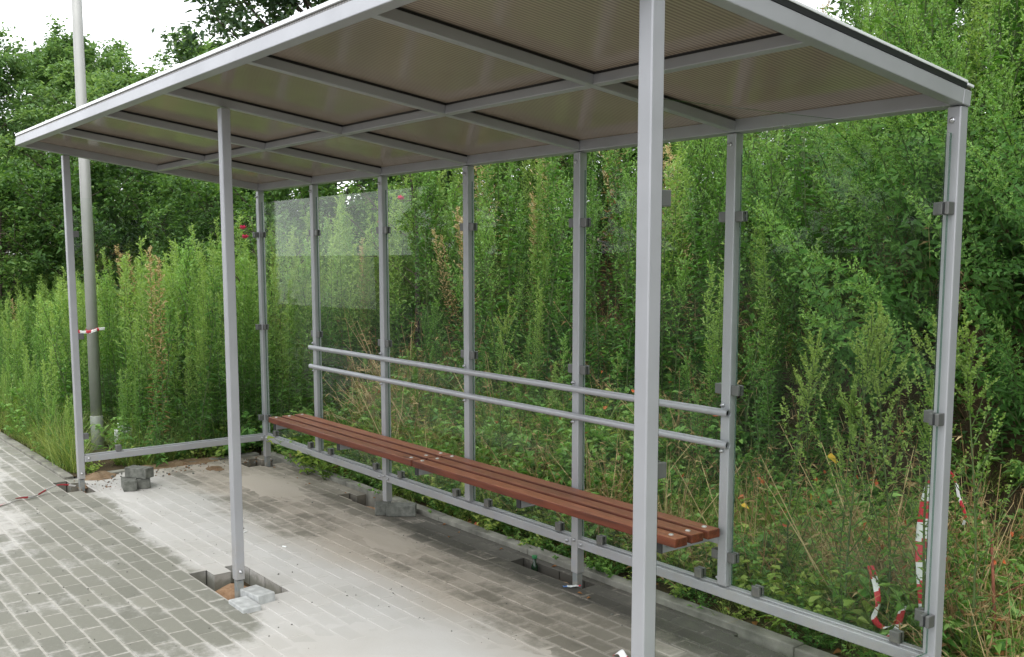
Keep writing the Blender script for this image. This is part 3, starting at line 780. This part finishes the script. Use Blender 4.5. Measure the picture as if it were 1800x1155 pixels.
# plants hanging over the steep cut
over = []
for k in range(150):
    x, y = R.uniform(3.6, 8.6), R.uniform(1.95, 2.75); over.append((x, y, 'g', R.choice((0,1,2,4,4,1)), R.uniform(.8,1.15), R.uniform(.45,1.15)))
spots += over
def inview(x, y):
    v = Vector((x-CAM.x, y-CAM.y)); a = math.atan2(-v.x, v.y) - .9479
    return -.52 < a < .47
spots.sort(key=lambda s: (not inview(s[0], s[1]), math.hypot(s[0]-CAM.x, s[1]-CAM.y) - (2.8 if s[0] < -.3 else 0)))
NIND = 290
for x, y, k, i, s, *lean in spots[:NIND]:
    lm, sm = (feath if k == 'f' else goose)[i]
    left = x < -.3
    nm = 'feathery_weed' if k == 'f' else 'leafy_weed'; dead = k == 'f' and i == 5
    e = empty(nm, (x, y, terr(x, y)-.012), R.random()*6.28); e.rotation_euler = (R.gauss(0,.05)+(lean[0] if lean else 0), R.gauss(0,.05), 0 if lean else e.rotation_euler.z); e.scale = (s,s,s)
    put('foliage', lm, e); put('stem', sm, e)
    lab, grp = {('f',True): ('slender feathery green weed in the thicket around the lamp pole', 'feathery weeds around the lamp pole'),
                ('g',True): ('low broad-leaved green weed at the foot of the thicket around the lamp pole', 'leafy weeds around the lamp pole'),
                ('f',False): ('slender feathery weed on the bank behind the glass back wall', 'feathery weeds on the bank'),
                ('g',False): ('leafy green weed with diamond-shaped leaves on the bank behind the glass back wall', 'leafy weeds on the bank')}[(k, left)]
    if dead: lab, grp = (('dried brown weed standing among the green ones around the lamp pole', 'dried weeds around the lamp pole') if left else ('dried brown weed standing among the green ones on the bank', 'dried weeds on the bank'))
    tag(e, lab, 'weed', grp)
for nm, gens, lf, key in (('feathery_weed_thicket', feath_gen, 'leafB', 'f'), ('leafy_weed_thicket', goose_gen, 'leafA', 'g')):
    pts = [pt(R, q[0], q[1], q[4], q[3], .05) if len(q) == 5 else (q[0], q[1], terr(q[0],q[1])-.01, q[5], R.gauss(0,.2), 0, q[4], q[3]) for q in spots[NIND:] if q[2] == key]
    scatter(nm, pts, lib(nm, [joined(g, 'dry' if key == 'f' and k == 5 else lf) for k, g in enumerate(gens)]), 'dense mass of green weeds further back in the thicket')
fl_gen = [goosefoot(300+i, h, .8, .1, 2.6) for i, h in enumerate((1.5,1.25,1.7,1.0))]
flow = [leafed('flowering', g, 'leafG') for g in fl_gen]
# single tall weeds standing clear of the bank, right of the bench
SPK = [(5.32,.30,1.50,0,'tall weed with a pale forked tip, leftmost of the pale-tipped weeds by the corner post'),
       (5.67,.30,1.62,2,'tallest pale-tipped weed just left of the right corner post, seen through the glass'),
       (5.86,.36,1.48,0,'tall pale-tipped weed just right of the right corner post'),
       (5.46,.40,1.55,1,'thin weed with a single pale spike between the forked one and the tallest one'),
       (4.78,.62,1.40,1,'dark narrow weed just right of the back post where the bench ends'),
       (2.10,.86,1.45,2,'tall drooping weed with yellowish plume, seen above the back rails in the middle bay'),
       (5.15,.50,1.15,3,'short pale-tipped weed in front of the dark hollow, left of the forked one'),
       (5.58,.52,1.28,1,'pale-tipped weed standing close behind the tallest one by the right corner post'),
       (6.25,.75,1.0,3,'short yellow-green weed at the right edge beside the dry stalks')]
for x, y, top, i, lab in SPK:
    s = (top-terr(x, y))/MH_G[i]; e = empty('flowering_weed', (x, y, terr(x,y)-.01), R.random()*6); e.scale = (s,s,s)
    put('foliage', flow[i][0], e); put('stem', flow[i][1], e); tag(e, lab, 'weed')
for k, (x, y, h, lean, lab) in enumerate([(5.98,.72,1.05,.10,'tall reddish dry stalk at the right edge, thickest of the three'), (5.86,.55,.62,-.05,'short broken reddish stalk just right of the right corner post'), (6.12,.60,.50,.25,'reddish stalk leaning to the right at the lower right edge')]):
    b = MB(); z = terr(x, y)-.02
    b.tube([(0,0,0),(lean*.3,.01,h*.5),(lean,.02,h)], [.0085,.0075,.005], 7); b.tube([(lean*.4,.01,h*.6),(lean*.4+.12,.05,h*.75)], [.004,.002], 5); b.tube([(lean*.2,.01,h*.4),(lean*.2-.09,.03,h*.52)], [.004,.002], 5)
    tag(b.build('dry_stalk', M['redstalk'], None, (x, y, z), smooth=True), lab, 'dry stalk')
# low herbs, grass, dry stalks and leaves: nobody could count these
hb = lib('ground_herbs', [joined(g, 'leafF' if k in (0,2) else 'leafA') for k, g in enumerate(herb_gen)])
pts = []
for x, y in jgrid(-.3, 9, .245, 2.4, .115):
    if y < .3 and R.random() < .45: continue
    pts.append(pt(R, x, y, R.uniform(.55,1.25)*(.65 if y < .42 else 1), R.randrange(4), .15))
for x, y in jgrid(-9, -.5, -1.30, 1.0, .16):
    if not blocked(x, y) and not corridor(x, y): pts.append(pt(R, x, y, R.uniform(.7,1.4), R.randrange(4), .15))
for k in range(230):
    x, y = R.uniform(4.4, 6.9), R.uniform(.36, 1.15)
    if not (5.40 < x < 5.8 and y < .52): pts.append(pt(R, x, y, R.uniform(.8,1.5), R.choice((0,2,0,2)), .15))
for k in range(260):
    x, y = R.uniform(-.2, 4.4), R.uniform(.36, 1.35); pts.append(pt(R, x, y, R.uniform(.7,1.25), R.choice((0,2,0,2)), .15))
for x, y in jgrid(6.2, 9, -1.3, .3, .14): pts.append(pt(R, x, y, R.uniform(.5,1), R.randrange(4), .15))
scatter('ground_herbs', pts, hb, 'low green herbs covering the ground')
tf_me = [tuft(80+i, h, n).mesh('grass_tuft', [M['grass']]) for i, (h, n) in enumerate([(.30,46),(.45,52),(.22,40),(.6,44)])]
tf_me += [tuft(90, .4, 30, .7).mesh('grass_tuft', [M['dry']]), stalks(91, .55, 12).mesh('stalks', [M['dry']]), stalks(92, .85, 9).mesh('stalks', [M['dry']])]
pts = []
for x, y in jgrid(-9.5, -.53, -1.42, -.2, .125):
    if not blocked(x, y) and not corridor(x, y) and R.random() < 1.0-.75*sstep(-1.0,-.3,y): pts.append(pt(R, x, y, R.uniform(.7,1.2), R.choice((0,1,1,2,1,3,4 if R.random()<.3 else 1)), .12))
for x, y in jgrid(-.3, 9, .235, 2.6, .15):
    r = R.random()
    if r < .62: pts.append(pt(R, x, y, R.uniform(.5,1.1)*(.6 if y < .4 else 1), R.choice((0,0,1,2,2)), .15))
    elif r < .90 and y > .4: pts.append(pt(R, x, y, R.uniform(.6,1.15), R.choice((4,4,5,6)), .25))
for k in range(260):
    x, y = R.uniform(-.2,6.2), R.uniform(.40,1.45); pts.append(pt(R, x, y, R.uniform(.7,1.3), R.choice((0,1,1,3,1)), .2))
for k in range(60):
    x, y = R.uniform(5.75,6.7), R.uniform(.24,1.0); pts.append(pt(R, x, y, R.uniform(.6,1.1), R.choice((4,4,5,1,2)), .3))
for k in range(26):
    x, y = R.gauss(5.3,.4), abs(R.gauss(.55,.2))+.12; pts.append(pt(R, x, y+.15, R.uniform(.6,1.1), R.choice((5,6,6)), .22))
for k in range(28):
    x, y = R.uniform(5.6,7.6), R.uniform(.3,1.6); pts.append(pt(R, x, y, R.uniform(.6,1.15), R.choice((4,5,6,5)), .35))
for k in range(22):
    x, y = R.gauss(.35,.35), abs(R.gauss(1.15,.25)); pts.append(pt(R, x, y+.1, R.uniform(.9,1.5), R.choice((4,5,6)), .3))
for k in range(20):
    x, y = R.gauss(4.1,.4), R.uniform(.35,.9); pts.append(pt(R, x, y, R.uniform(.6,1.0), R.choice((5,6)), .25))
scatter('grass', pts, lib('grass', tf_me), 'grass and dry stalks')
lv = []
for mm in ('deadleaf','deadleaf','redleaf','yellow'):
    b = MB(); leaf(b, Vector((0,0,.004)), Vector((1,0,.15)), .05, .032, .3+.2*len(lv), True, .25); lv.append(b.mesh('leaf', [M[mm]]))
pts = []
for k in range(520):
    x, y = R.uniform(-.2,7), .235+abs(R.gauss(0,.45)); pts.append(pt(R, x, y, R.uniform(.4,1.2), R.choice((0,0,0,0,0,1,1,1,2,3)) if R.random() < .5 else 0, .5, .015))
for k in range(170):
    x, y = R.gauss(.25,.4), R.gauss(.42,.12)
    if y > .23: pts.append(pt(R, x, y, R.uniform(.5,1.2), R.choice((0,1,0,1,3)), .5, .03))
for k in range(120):
    x, y = R.uniform(-.1,6), R.uniform(.5,2.4); pts.append(pt(R, x, y, R.uniform(.5,.95), 2 if R.random() < .6 else 0, .9, R.uniform(.1,.55)))
for k in range(34):
    x, y = R.uniform(4.6,6.4), R.uniform(.35,.9); pts.append(pt(R, x, y, R.uniform(.5,1.0), R.choice((2,2,0)), .9, R.uniform(.1,.7)))
for k in range(26):
    x, y = R.uniform(-.1,6), R.uniform(-.1,.13); pts.append((x, y, .003, R.gauss(0,.1), R.gauss(0,.1), R.random()*6, R.uniform(.3,.7), 0))
pts += [(4.98,.62,.80,.6,.4,1.0,1.5,3), (4.84,.7,.55,.9,.2,2.0,1.7,3), (5.05,.6,.78,.9,-.5,3.0,1.1,3), (4.45,.66,.45,.5,.3,.4,1.0,3)]
scatter('fallen_leaves', pts, lib('fallen_leaves', lv), 'small dead and reddened leaves')
# pebbles and crumbs on the dusty paving
pb = []
for k in range(4):
    b = MB(); rr = random.Random(k); vs = []
    for j in range(14):
        d = dirv(j*2.4, math.asin(-1+2*(j+.5)/14)); vs.append(d*rr.uniform(.7,1.1))
    bm = bmesh.new(); [bm.verts.new(v) for v in vs]; bmesh.ops.convex_hull(bm, input=bm.verts); me = bpy.data.meshes.new('crumb'); bm.to_mesh(me); bm.free()
    me.materials.append(M['block'] if k < 2 else M['orange']); pb.append(me)
pts = []
for k in range(900):
    x, y = R.uniform(-.1,6.3), R.uniform(-2.8,.1)
    if not inpit(x, y): pts.append((x, y, .001, 0, 0, R.random()*6, abs(R.gauss(0,.0022))+.0009, R.randrange(2)))
for k in range(200):
    x, y = R.gauss(-.25,.12), R.uniform(-1.4,.15); pts.append((x, y, .003, 0, 0, R.random()*6, abs(R.gauss(0,.005))+.002, R.randrange(4)))
for k in range(60):
    x, y = R.gauss(-.1,.2), R.gauss(-1.38,.12); pts.append((x, y, .003, 0, 0, R.random()*6, abs(R.gauss(0,.004))+.001, R.randrange(4)))
scatter('gravel_crumbs', pts, lib('gravel_crumbs', pb), 'crumbs of stone and soil on the paving')

# small weed clumps rooted at the kerb under the bench
for k, (x, y, s, i, lab) in enumerate([(.56,.09,1.35,1,'bushy green weed clump growing over the kerb under the left end of the bench'),
                                  (.82,.10,1.25,0,'smaller green weed clump beside the bushy one under the bench'),
                                  (.32,.22,1.0,3,'green weed clump behind the lower rail next to the left corner post')]):
    lf, st = herb_gen[i]; e = empty('weed_clump', (x, y, .0), k*1.3); e.scale = (s,s,s)
    put('foliage', lf.mesh('clump_leaves', [M['leafF' if k < 2 else 'leafA']]), e); put('stem', st.mesh('clump_stems', [M['stem']]), e); tag(e, lab, 'weed')

# ------------------------------------------------------------------ shrubs and trees
def woodmesh(key, gen, leaf_m):
    lf, wd = gen; return (lf.mesh(key+'_leaves', [M[leaf_m]]), wd.mesh(key+'_wood', [M['bark']], True))
SH = [woodmesh('shrub%d' % i, woody(100+i, h, r, .15, L, .5, n, 9, True, .6, 1.6, True), 'leafC') for i, (h, r, L, n) in enumerate([(3.0,1.35,.08,38),(2.6,1.5,.085,38),(3.3,1.2,.075,38)])]
shr = [(-7.9,-.45,0,.98,'dark green shrub at the left edge, behind the weeds'), (-7.5,.75,1,1.1,'broad leafy shrub behind the lamp pole'),
       (-6.3,1.7,2,.92,'leafy shrub between the lamp pole and the middle front post'), (-5.0,2.1,0,.95,'leafy shrub just left of the middle front post'),
       (-3.9,2.7,1,1.0,'shrub behind the left back corner post, beside the rose bush'), (-2.5,3.2,2,.92,'dark shrub behind the first bay of the back wall'),
       (-1.2,3.5,0,.95,'dark shrub behind the second bay of the back wall, below the roof edge'), (.2,3.9,1,.9,'shrub on the bank behind the third bay of the back wall'),
       (-9.6,-.1,2,1.05,'shrub at the far left under the pale green tree'),
       (3.0,6.2,0,1.15,'shrub high on the bank hidden mostly by the roof'), (4.6,6.0,1,1.25,'shrub high on the bank just above the right roof edge'), (5.9,6.3,2,1.1,'shrub high on the bank at the upper right')]
for k, (x, y, i, s, lab) in enumerate(shr):
    e = empty('leafy_shrub', (x, y, terr(x,y)-.03), k*1.9); e.scale = (s,s,s); put('crown', SH[i][0], e); put('trunk', SH[i][1], e); tag(e, lab, 'shrub')
# rose bushes with pink flowers
fl = MB()
for k in range(9):
    d = dirv(k*2.4, .3+.09*k); leaf(fl, d*.006, d, .034, .034, .5, True, -.1)
fl_me = fl.mesh('rose_flower', [M['pink']])
def rose(x, y, h, seed, fpos, lab):
    lf, wd = woody(seed, h, .75, .1, .045, .55, 18, 7, True, .7, .9, True)
    e = empty('rose_bush', (x, y, terr(x,y)-.02)); put('crown', lf.mesh('rose_leaves', [M['leafC']]), e); put('trunk', wd.mesh('rose_wood', [M['bark']]), e)
    for p in fpos: put('flower', fl_me, e, Vector(p)-e.location, seed, 1.35)
    tag(e, lab, 'rose bush')
rose(-2.1, .95, 2.0, 130, [(-1.66,.56,2.02),(-1.75,.62,1.93)], 'rose bush with pink flowers beside the left back corner post')
rose(-.35, 1.75, 2.15, 131, [(-.10,1.43,2.26),(-.4,1.4,2.05)], 'rose bush with a pink flower under the back roof edge in the third bay')
TR = [woodmesh('tree%d' % i, woody(140+i, h, r, th, L, wd_, n, 10, True, .5, dn), lm) for i, (h, r, th, L, wd_, n, dn, lm) in enumerate([
      (6.0,1.9,.9,.115,.45,50,2.5,'leafD'), (5.2,1.8,.7,.115,.45,46,2.5,'leafD'), (9.0,2.7,.8,.14,.48,64,2.2,'leafE'), (4.6,1.0,.8,.14,.36,26,1.0,'leafE')])]
trees = [(-13.9,.2,0,1.0,'pale green tree at the far left edge of the view'), (-11.4,2.2,1,.98,'rounded green tree behind the lamp pole'),
         (-16.0,2.9,0,1.1,'taller tree behind the rounded one, left of the lamp pole'), (-7.9,4.9,2,1.0,'tall dark tree rising above the front roof edge'),
         (-8.6,2.4,3,1.02,'small tree with loose upright sprays just above the roof edge'), (-9.6,3.5,3,1.05,'thin tree with loose sprays left of the tall dark tree'),
         (-5.2,6.6,2,.95,'dark tree right of the tall one, showing above the roof edge'), (-14.0,5.5,1,1.1,'green tree far back between the lamp pole and the roof edge'),
         (1.2,8.2,1,1.0,'tree at the top of the bank behind the middle of the roof'), (4.0,7.6,1,1.05,'tree at the top of the bank above the right end of the roof'), (6.6,7.4,0,.9,'tree at the top of the bank at the upper right'),
         (-18.5,-.6,0,1.0,'distant tree at the left edge behind the pale green one')]
for k, (x, y, i, s, lab) in enumerate(trees):
    e = empty('leafy_tree', (x, y, terr(x,y)-.03), k*2.1); e.scale = (s,s,s); put('crown', TR[i][0], e); put('trunk', TR[i][1], e); tag(e, lab, 'tree')
# trees over the road: seen only as reflections in the glass
for k, (x, y, i, s) in enumerate([(-24,-19,0,1.1),(-20.5,-20,1,1.2),(-17,-18.5,0,1.0),(-13.5,-20,2,.9),(-10,-19,1,1.2),(-6.5,-20,0,1.1),(-2.5,-19,1,1.1),(10.5,4.5,1,1.0),(13,7,0,1.0),(9.2,8.0,1,1.1),(10.6,2.2,1,.8),(9.6,4.2,0,.8),(12.5,3.2,0,1.0)]):
    e = empty('leafy_tree', (x, y, -.15 if y < 0 else terr(x,y)-.03), k*2.1); e.scale = (s,s,s); put('crown', TR[i][0], e); put('trunk', TR[i][1], e)
    tag(e, 'tree across the road from the shelter, outside the view' if y < 0 else 'tree on the bank to the right, outside the view', 'tree', 'trees across the road' if y < 0 else 'trees right of the view')

# ------------------------------------------------------------------ lamp pole
lp = tag(empty('lamp_pole', (-1.775,-.912,-.02)), 'tall round galvanised lamp pole standing in the weeds left of the shelter', 'lamp pole')
b = MB(); b.tube([(0,0,.3),(0,0,2.5),(0,0,7.0)], [.052,.049,.036], 20); b.build('pole', M['galv'], lp, smooth=True)
b = MB(); b.tube([(0,0,-.3),(0,0,.30),(0,0,.306)], [.058,.058,.053], 20); b.build('sleeve', M['sleeve'], lp, smooth=True)
b = MB(); b.tube([(0,0,7.0),(.0,-.2,7.12),(0,-.9,7.2)], [.03,.028,.026], 10); b.build('arm', M['galv'], lp, smooth=True)
b = MB(); b.box(-.11,.11,-1.35,-.85,7.16,7.24); b.build('lamp_head', M['paint'], lp, bevel=.03)

# ------------------------------------------------------------------ barrier tape
def ribbon(name, pts, acr, w, lab, stripe=.11, start=0, slant=.5):
    pts = [Vector(p) for p in pts]; fine, ac = [], []
    n = 10
    for i in range(len(pts)-1):
        p0, p1, p2, p3 = pts[max(0,i-1)], pts[i], pts[i+1], pts[min(len(pts)-1,i+2)]; a0, a1 = Vector(acr[i]), Vector(acr[i+1])
        for j in range(n if i < len(pts)-2 else n+1):
            t = j/n; fine.append(.5*((2*p1)+(p2-p0)*t+(2*p0-5*p1+4*p2-p3)*t*t+(3*p1-p0-3*p2+p3)*t**3)); ac.append(a0.lerp(a1, t).normalized())
    b = MB(); s = start; vs = []; K = 4
    for p, a in zip(fine, ac):
        for k in range(K+1): vs.append(tuple(p + a*w*(k/K-.5)))
    fs, ms = [], []
    for i in range(len(fine)-1):
        ds = (fine[i+1]-fine[i]).length; s += ds
        for k in range(K):
            fs.append((i*(K+1)+k, i*(K+1)+k+1, (i+1)*(K+1)+k+1, (i+1)*(K+1)+k)); ms.append(int((s + slant*w*k/K)//stripe) % 2)
    b.add(vs, fs); b.m = ms
    o = b.build(name, [M['red'], M['white']], smooth=True)
    sm = o.modifiers.new('thick', 'SOLIDIFY'); sm.thickness = .0006
    return tag(o, lab, 'barrier tape')
cx, cy, r = -1.775, -.912, .056
lp_pts = [(cx+r*math.cos(a)*1.02, cy+r*math.sin(a)*1.02, 1.085+.012*math.sin(a*2)) for a in [k*.5236 for k in range(14)]]
ribbon('barrier_tape', [(cx+.02,cy-.16,1.10),(cx+.03,cy-.10,1.075)]+lp_pts+[(cx+.05,cy+.1,1.10)], [(0,.2,1),(.2,.5,1)]+[(0,0,1)]*14+[(.3,0,1)], .028, 'scrap of red and white barrier tape tied round the lamp pole', .055)
ribbon('barrier_tape', [(.16,-2.16,.006),(.06,-2.03,.02),(.04,-1.90,.012),(-.05,-1.78,.03),(-.07,-1.68,.05),(-.02,-1.58,.035)], [(1,.1,.2),(.9,.1,.5),(.6,.2,.8),(.5,.1,.9),(.8,0,.6),(.7,.3,.5)], .024, 'strip of red and white barrier tape lying on the paving by the left front post', .09)
ribbon('barrier_tape', [(5.68,.42,.50),(5.69,.38,.78),(5.665,.37,.85),(5.634,.37,.74),(5.628,.36,.58),(5.65,.34,.44),(5.675,.33,.28),(5.68,.34,.1)], [(.7,.3,.1),(.7,.3,.1),(.8,.5,.2),(.9,.4,.1),(1,.4,0),(.9,.5,.1),(.6,.7,0),(.4,.8,0)], .046, 'red and white barrier tape hanging behind the right corner post', .085, .03)
ribbon('barrier_tape', [(5.60,.58,.86),(5.63,.6,.81),(5.65,.6,.74),(5.68,.6,.67),(5.67,.61,.62)], [(.5,.2,.2)]*5, .013, 'thin twisted scrap of barrier tape caught in the weeds right of the right corner post', .08)
ribbon('barrier_tape', [(5.40,.36,.42),(5.43,.36,.34),(5.45,.35,.26),(5.44,.34,.20),(5.47,.36,.16),(5.53,.36,.20),(5.56,.36,.28),(5.54,.35,.18),(5.50,.32,.11),(5.60,.30,.07)], [(1,.2,.3),(.6,.6,.3),(.3,.8,.3),(.7,.5,.4),(.8,.1,.6),(.7,.4,.5),(.5,.6,.2),(.8,.2,.4),(.9,.2,.4),(.6,.4,.4)], .028, 'crumpled red and white barrier tape behind the lower rail near the right corner', .06)
ribbon('barrier_tape', [(5.34,.03,.006),(5.44,.02,.02),(5.52,-.005,.012),(5.62,-.02,.03)], [(.1,1,.2),(.1,1,.3),(0,1,.1),(.2,1,.3)], .05, 'flat piece of barrier tape on the paving under the lower rail at the right', .075)
ribbon('barrier_tape', [(4.72,-.515,.006),(4.75,-.51,.026),(4.80,-.52,.010),(4.90,-.50,.006),(5.0,-.52,.02),(5.12,-.56,.008)], [(.3,1,.6),(.3,.8,.7),(.2,1,.3),(0,1,.1),(.2,1,.4),(0,1,.1)], .03, 'end of barrier tape on the dusty paving beside the near front post', .07, .05)

# ------------------------------------------------------------------ loose blocks
def block(x, y, z, rz, lab, l=.2, w=.1, h=.08, m='block', tilt=(0,0), seed=0):
    b = MB(); b.box(-l/2, l/2, -w/2, w/2, 0, h); o = b.build('paving_block', M[m], None, (x, y, z), bevel=.005)
    o.rotation_euler = (tilt[0], tilt[1], rz); tag(o, lab, 'paving block'); return o
block(.175,-1.235,.001, rad(168), 'dark grey paving block on the paving, lower left of the stack of three', h=.078)
block(.150,-1.118,.001, rad(164), 'grey paving block on the paving, lower right of the stack of three', h=.075)
block(.165,-1.150,.080, rad(212), 'grey paving block lying across the top of the stack of three', h=.078)
block(2.093,.020,.001, rad(53), 'grey paving block lying beside the second long back post', h=.075)
block(1.985,-.068,.001, rad(150), 'half paving block wedged against the second long back post', l=.10, h=.075)
block(3.06,-1.478,-.024, rad(5), 'pale dusty loose paver standing proud on the pit rim at the middle front post', m='blockpale', l=.195, w=.10, h=.066, tilt=(.03,-.05))
block(3.14,-1.585,-.040, rad(-1), 'pale dusty loose paver nearest the camera beside the pit at the middle front post', m='blockpale', l=.195, w=.10, h=.062, tilt=(.015,-.02))

# ------------------------------------------------------------------ litter
t = tag(empty('glass_bottle', (3.475,.055,-.085)), 'small dark bottle with a green cap in the pit beside the third long back post', 'bottle')
b = MB(); b.tube([(0,0,0),(0,0,.07),(0,0,.09),(0,0,.12)], [.02,.02,.011,.010], 14); b.build('body', M['bottle'], t, smooth=True)
b = MB(); b.tube([(0,0,.118),(0,0,.132)], [.0155,.0155], 14); b.build('cap', M['cap'], t)
t = tag(empty('crumpled_tube', (3.93,-.055,.006), rad(58)), 'white crumpled wrapper with blue and red ends below the third long back post', 'wrapper')
def crumple(name, x0, x1, m):
    b = MB(); nx = max(2, int((x1-x0)/.005)); vs = []
    for i in range(nx+1):
        for j in range(6):
            x = x0+(x1-x0)*i/nx; y = (j/5-.5)*.024*(1 if abs(x) < .035 else .75); q = Vector((x*70, y*90, 1.7)); vs.append((x, y+.003*math.sin(x*60), .007+.005*noise.noise(q)))
    b.add(vs, [(i*6+j, (i+1)*6+j, (i+1)*6+j+1, i*6+j+1) for i in range(nx) for j in range(5)])
    o = b.build(name, M[m], t); sm = o.modifiers.new('thick', 'SOLIDIFY'); sm.thickness = .0008; return o
crumple('sleeve', -.032, .030, 'wplastic'); crumple('blue_end', -.055, -.032, 'blue'); crumple('red_end', .030, .042, 'red')
for k, (x, y, rz, lab) in enumerate([(2.306,-.962,.5,'white cigarette butt on the dusty paving in the middle of the shelter'), (1.85,-1.02,2.0,'small cigarette butt on the paving, further left than the other one')]):
    b = MB(); b.tube([(-.014,0,.005),(.014,0,.005)], [.0045,.0045], 8); o = b.build('cigarette_butt', M['wplastic'], None, (x, y, 0)); o.rotation_euler.z = rz; tag(o, lab, 'cigarette butt')
t = tag(empty('plastic_canister', (-1.33,-.80,.03), rad(35)), 'white plastic canister half hidden in the grass by the lamp pole', 'canister')
b = MB(); b.box(-.075,.075,-.05,.05,0,.2); o = b.build('body', M['wplastic'], t, bevel=.02)
b = MB(); b.tube([(.04,0,.2),(.04,0,.235)], [.02,.02], 12); b.build('cap', M['wplastic'], t)
b = MB(); b.tube([(-.06,0,.195),(-.055,0,.23),(-.01,0,.232),(0,0,.195)], [.009]*4, 8); b.build('handle', M['wplastic'], t, smooth=True)
t.rotation_euler = (.2,.15,rad(35))

# ------------------------------------------------------------------ camera
yaw, pit, rol = .9479, -.1134, -.0063
cyw, syw = math.cos(yaw), math.sin(yaw)
fwd = Vector((-syw*math.cos(pit), cyw*math.cos(pit), math.sin(pit))); rt = Vector((cyw, syw, 0)); upv = rt.cross(fwd)
r2 = rt*math.cos(rol)+upv*math.sin(rol); u2 = upv*math.cos(rol)-rt*math.sin(rol)
cam = bpy.data.cameras.new('camera'); co = bpy.data.objects.new('camera', cam); COL.objects.link(co)
co.matrix_world = Matrix(((r2.x,u2.x,-fwd.x,CAM.x),(r2.y,u2.y,-fwd.y,CAM.y),(r2.z,u2.z,-fwd.z,CAM.z),(0,0,0,1)))
cam.sensor_width = 36; cam.lens = 1781.32/1800*36; cam.shift_x = 85.14/1800; cam.shift_y = 65.87/1800
cam.clip_start = .05; cam.clip_end = 2000
SC.camera = co

# ------------------------------------------------------------------ daylight: bright overcast
EL, AZ = rad(66), math.atan2(.62, -.78)               # azimuth from +Y towards +X
w = bpy.data.worlds.new('World'); SC.world = w; w.use_nodes = True
nt = w.node_tree; bg = nt.nodes['Background']
sky = nt.nodes.new('ShaderNodeTexSky'); sky.sky_type = 'NISHITA'; sky.sun_disc = False; sky.sun_elevation = EL; sky.sun_rotation = AZ
tc = nt.nodes.new('ShaderNodeTexCoord')
nn = nt.nodes.new('ShaderNodeTexNoise'); nn.inputs['Scale'].default_value = 2.2; nn.inputs['Detail'].default_value = 5
nt.links.new(tc.outputs['Generated'], nn.inputs['Vector'])
cl = ramp(nt, nn.outputs['Fac'], [(.3, (9.0,9.3,9.7)), (.7, (11.0,11.1,11.2))])
nt.links.new(mixc(nt, .86, sky.outputs[0], cl), bg.inputs['Color'])
bg.inputs['Strength'].default_value = .112
sl = bpy.data.lights.new('sun', 'SUN'); sl.energy = .8; sl.angle = rad(40); sl.color = (1,.96,.9)
so = bpy.data.objects.new('sun', sl); COL.objects.link(so)
sd = Vector((math.sin(AZ)*math.cos(EL), math.cos(AZ)*math.cos(EL), math.sin(EL)))
so.rotation_euler = sd.to_track_quat('Z', 'Y').to_euler(); so.location = sd*30
SC.view_settings.view_transform = 'Standard'; SC.view_settings.look = 'None'; SC.view_settings.exposure = 1.05; SC.view_settings.gamma = 1; SC.view_settings.use_curve_mapping = False
SC.render.engine = 'CYCLES'
SC.cycles.max_bounces = 8; SC.cycles.diffuse_bounces = 4; SC.cycles.glossy_bounces = 4; SC.cycles.transmission_bounces = 4; SC.cycles.transparent_max_bounces = 24
SC.cycles.use_denoising = True
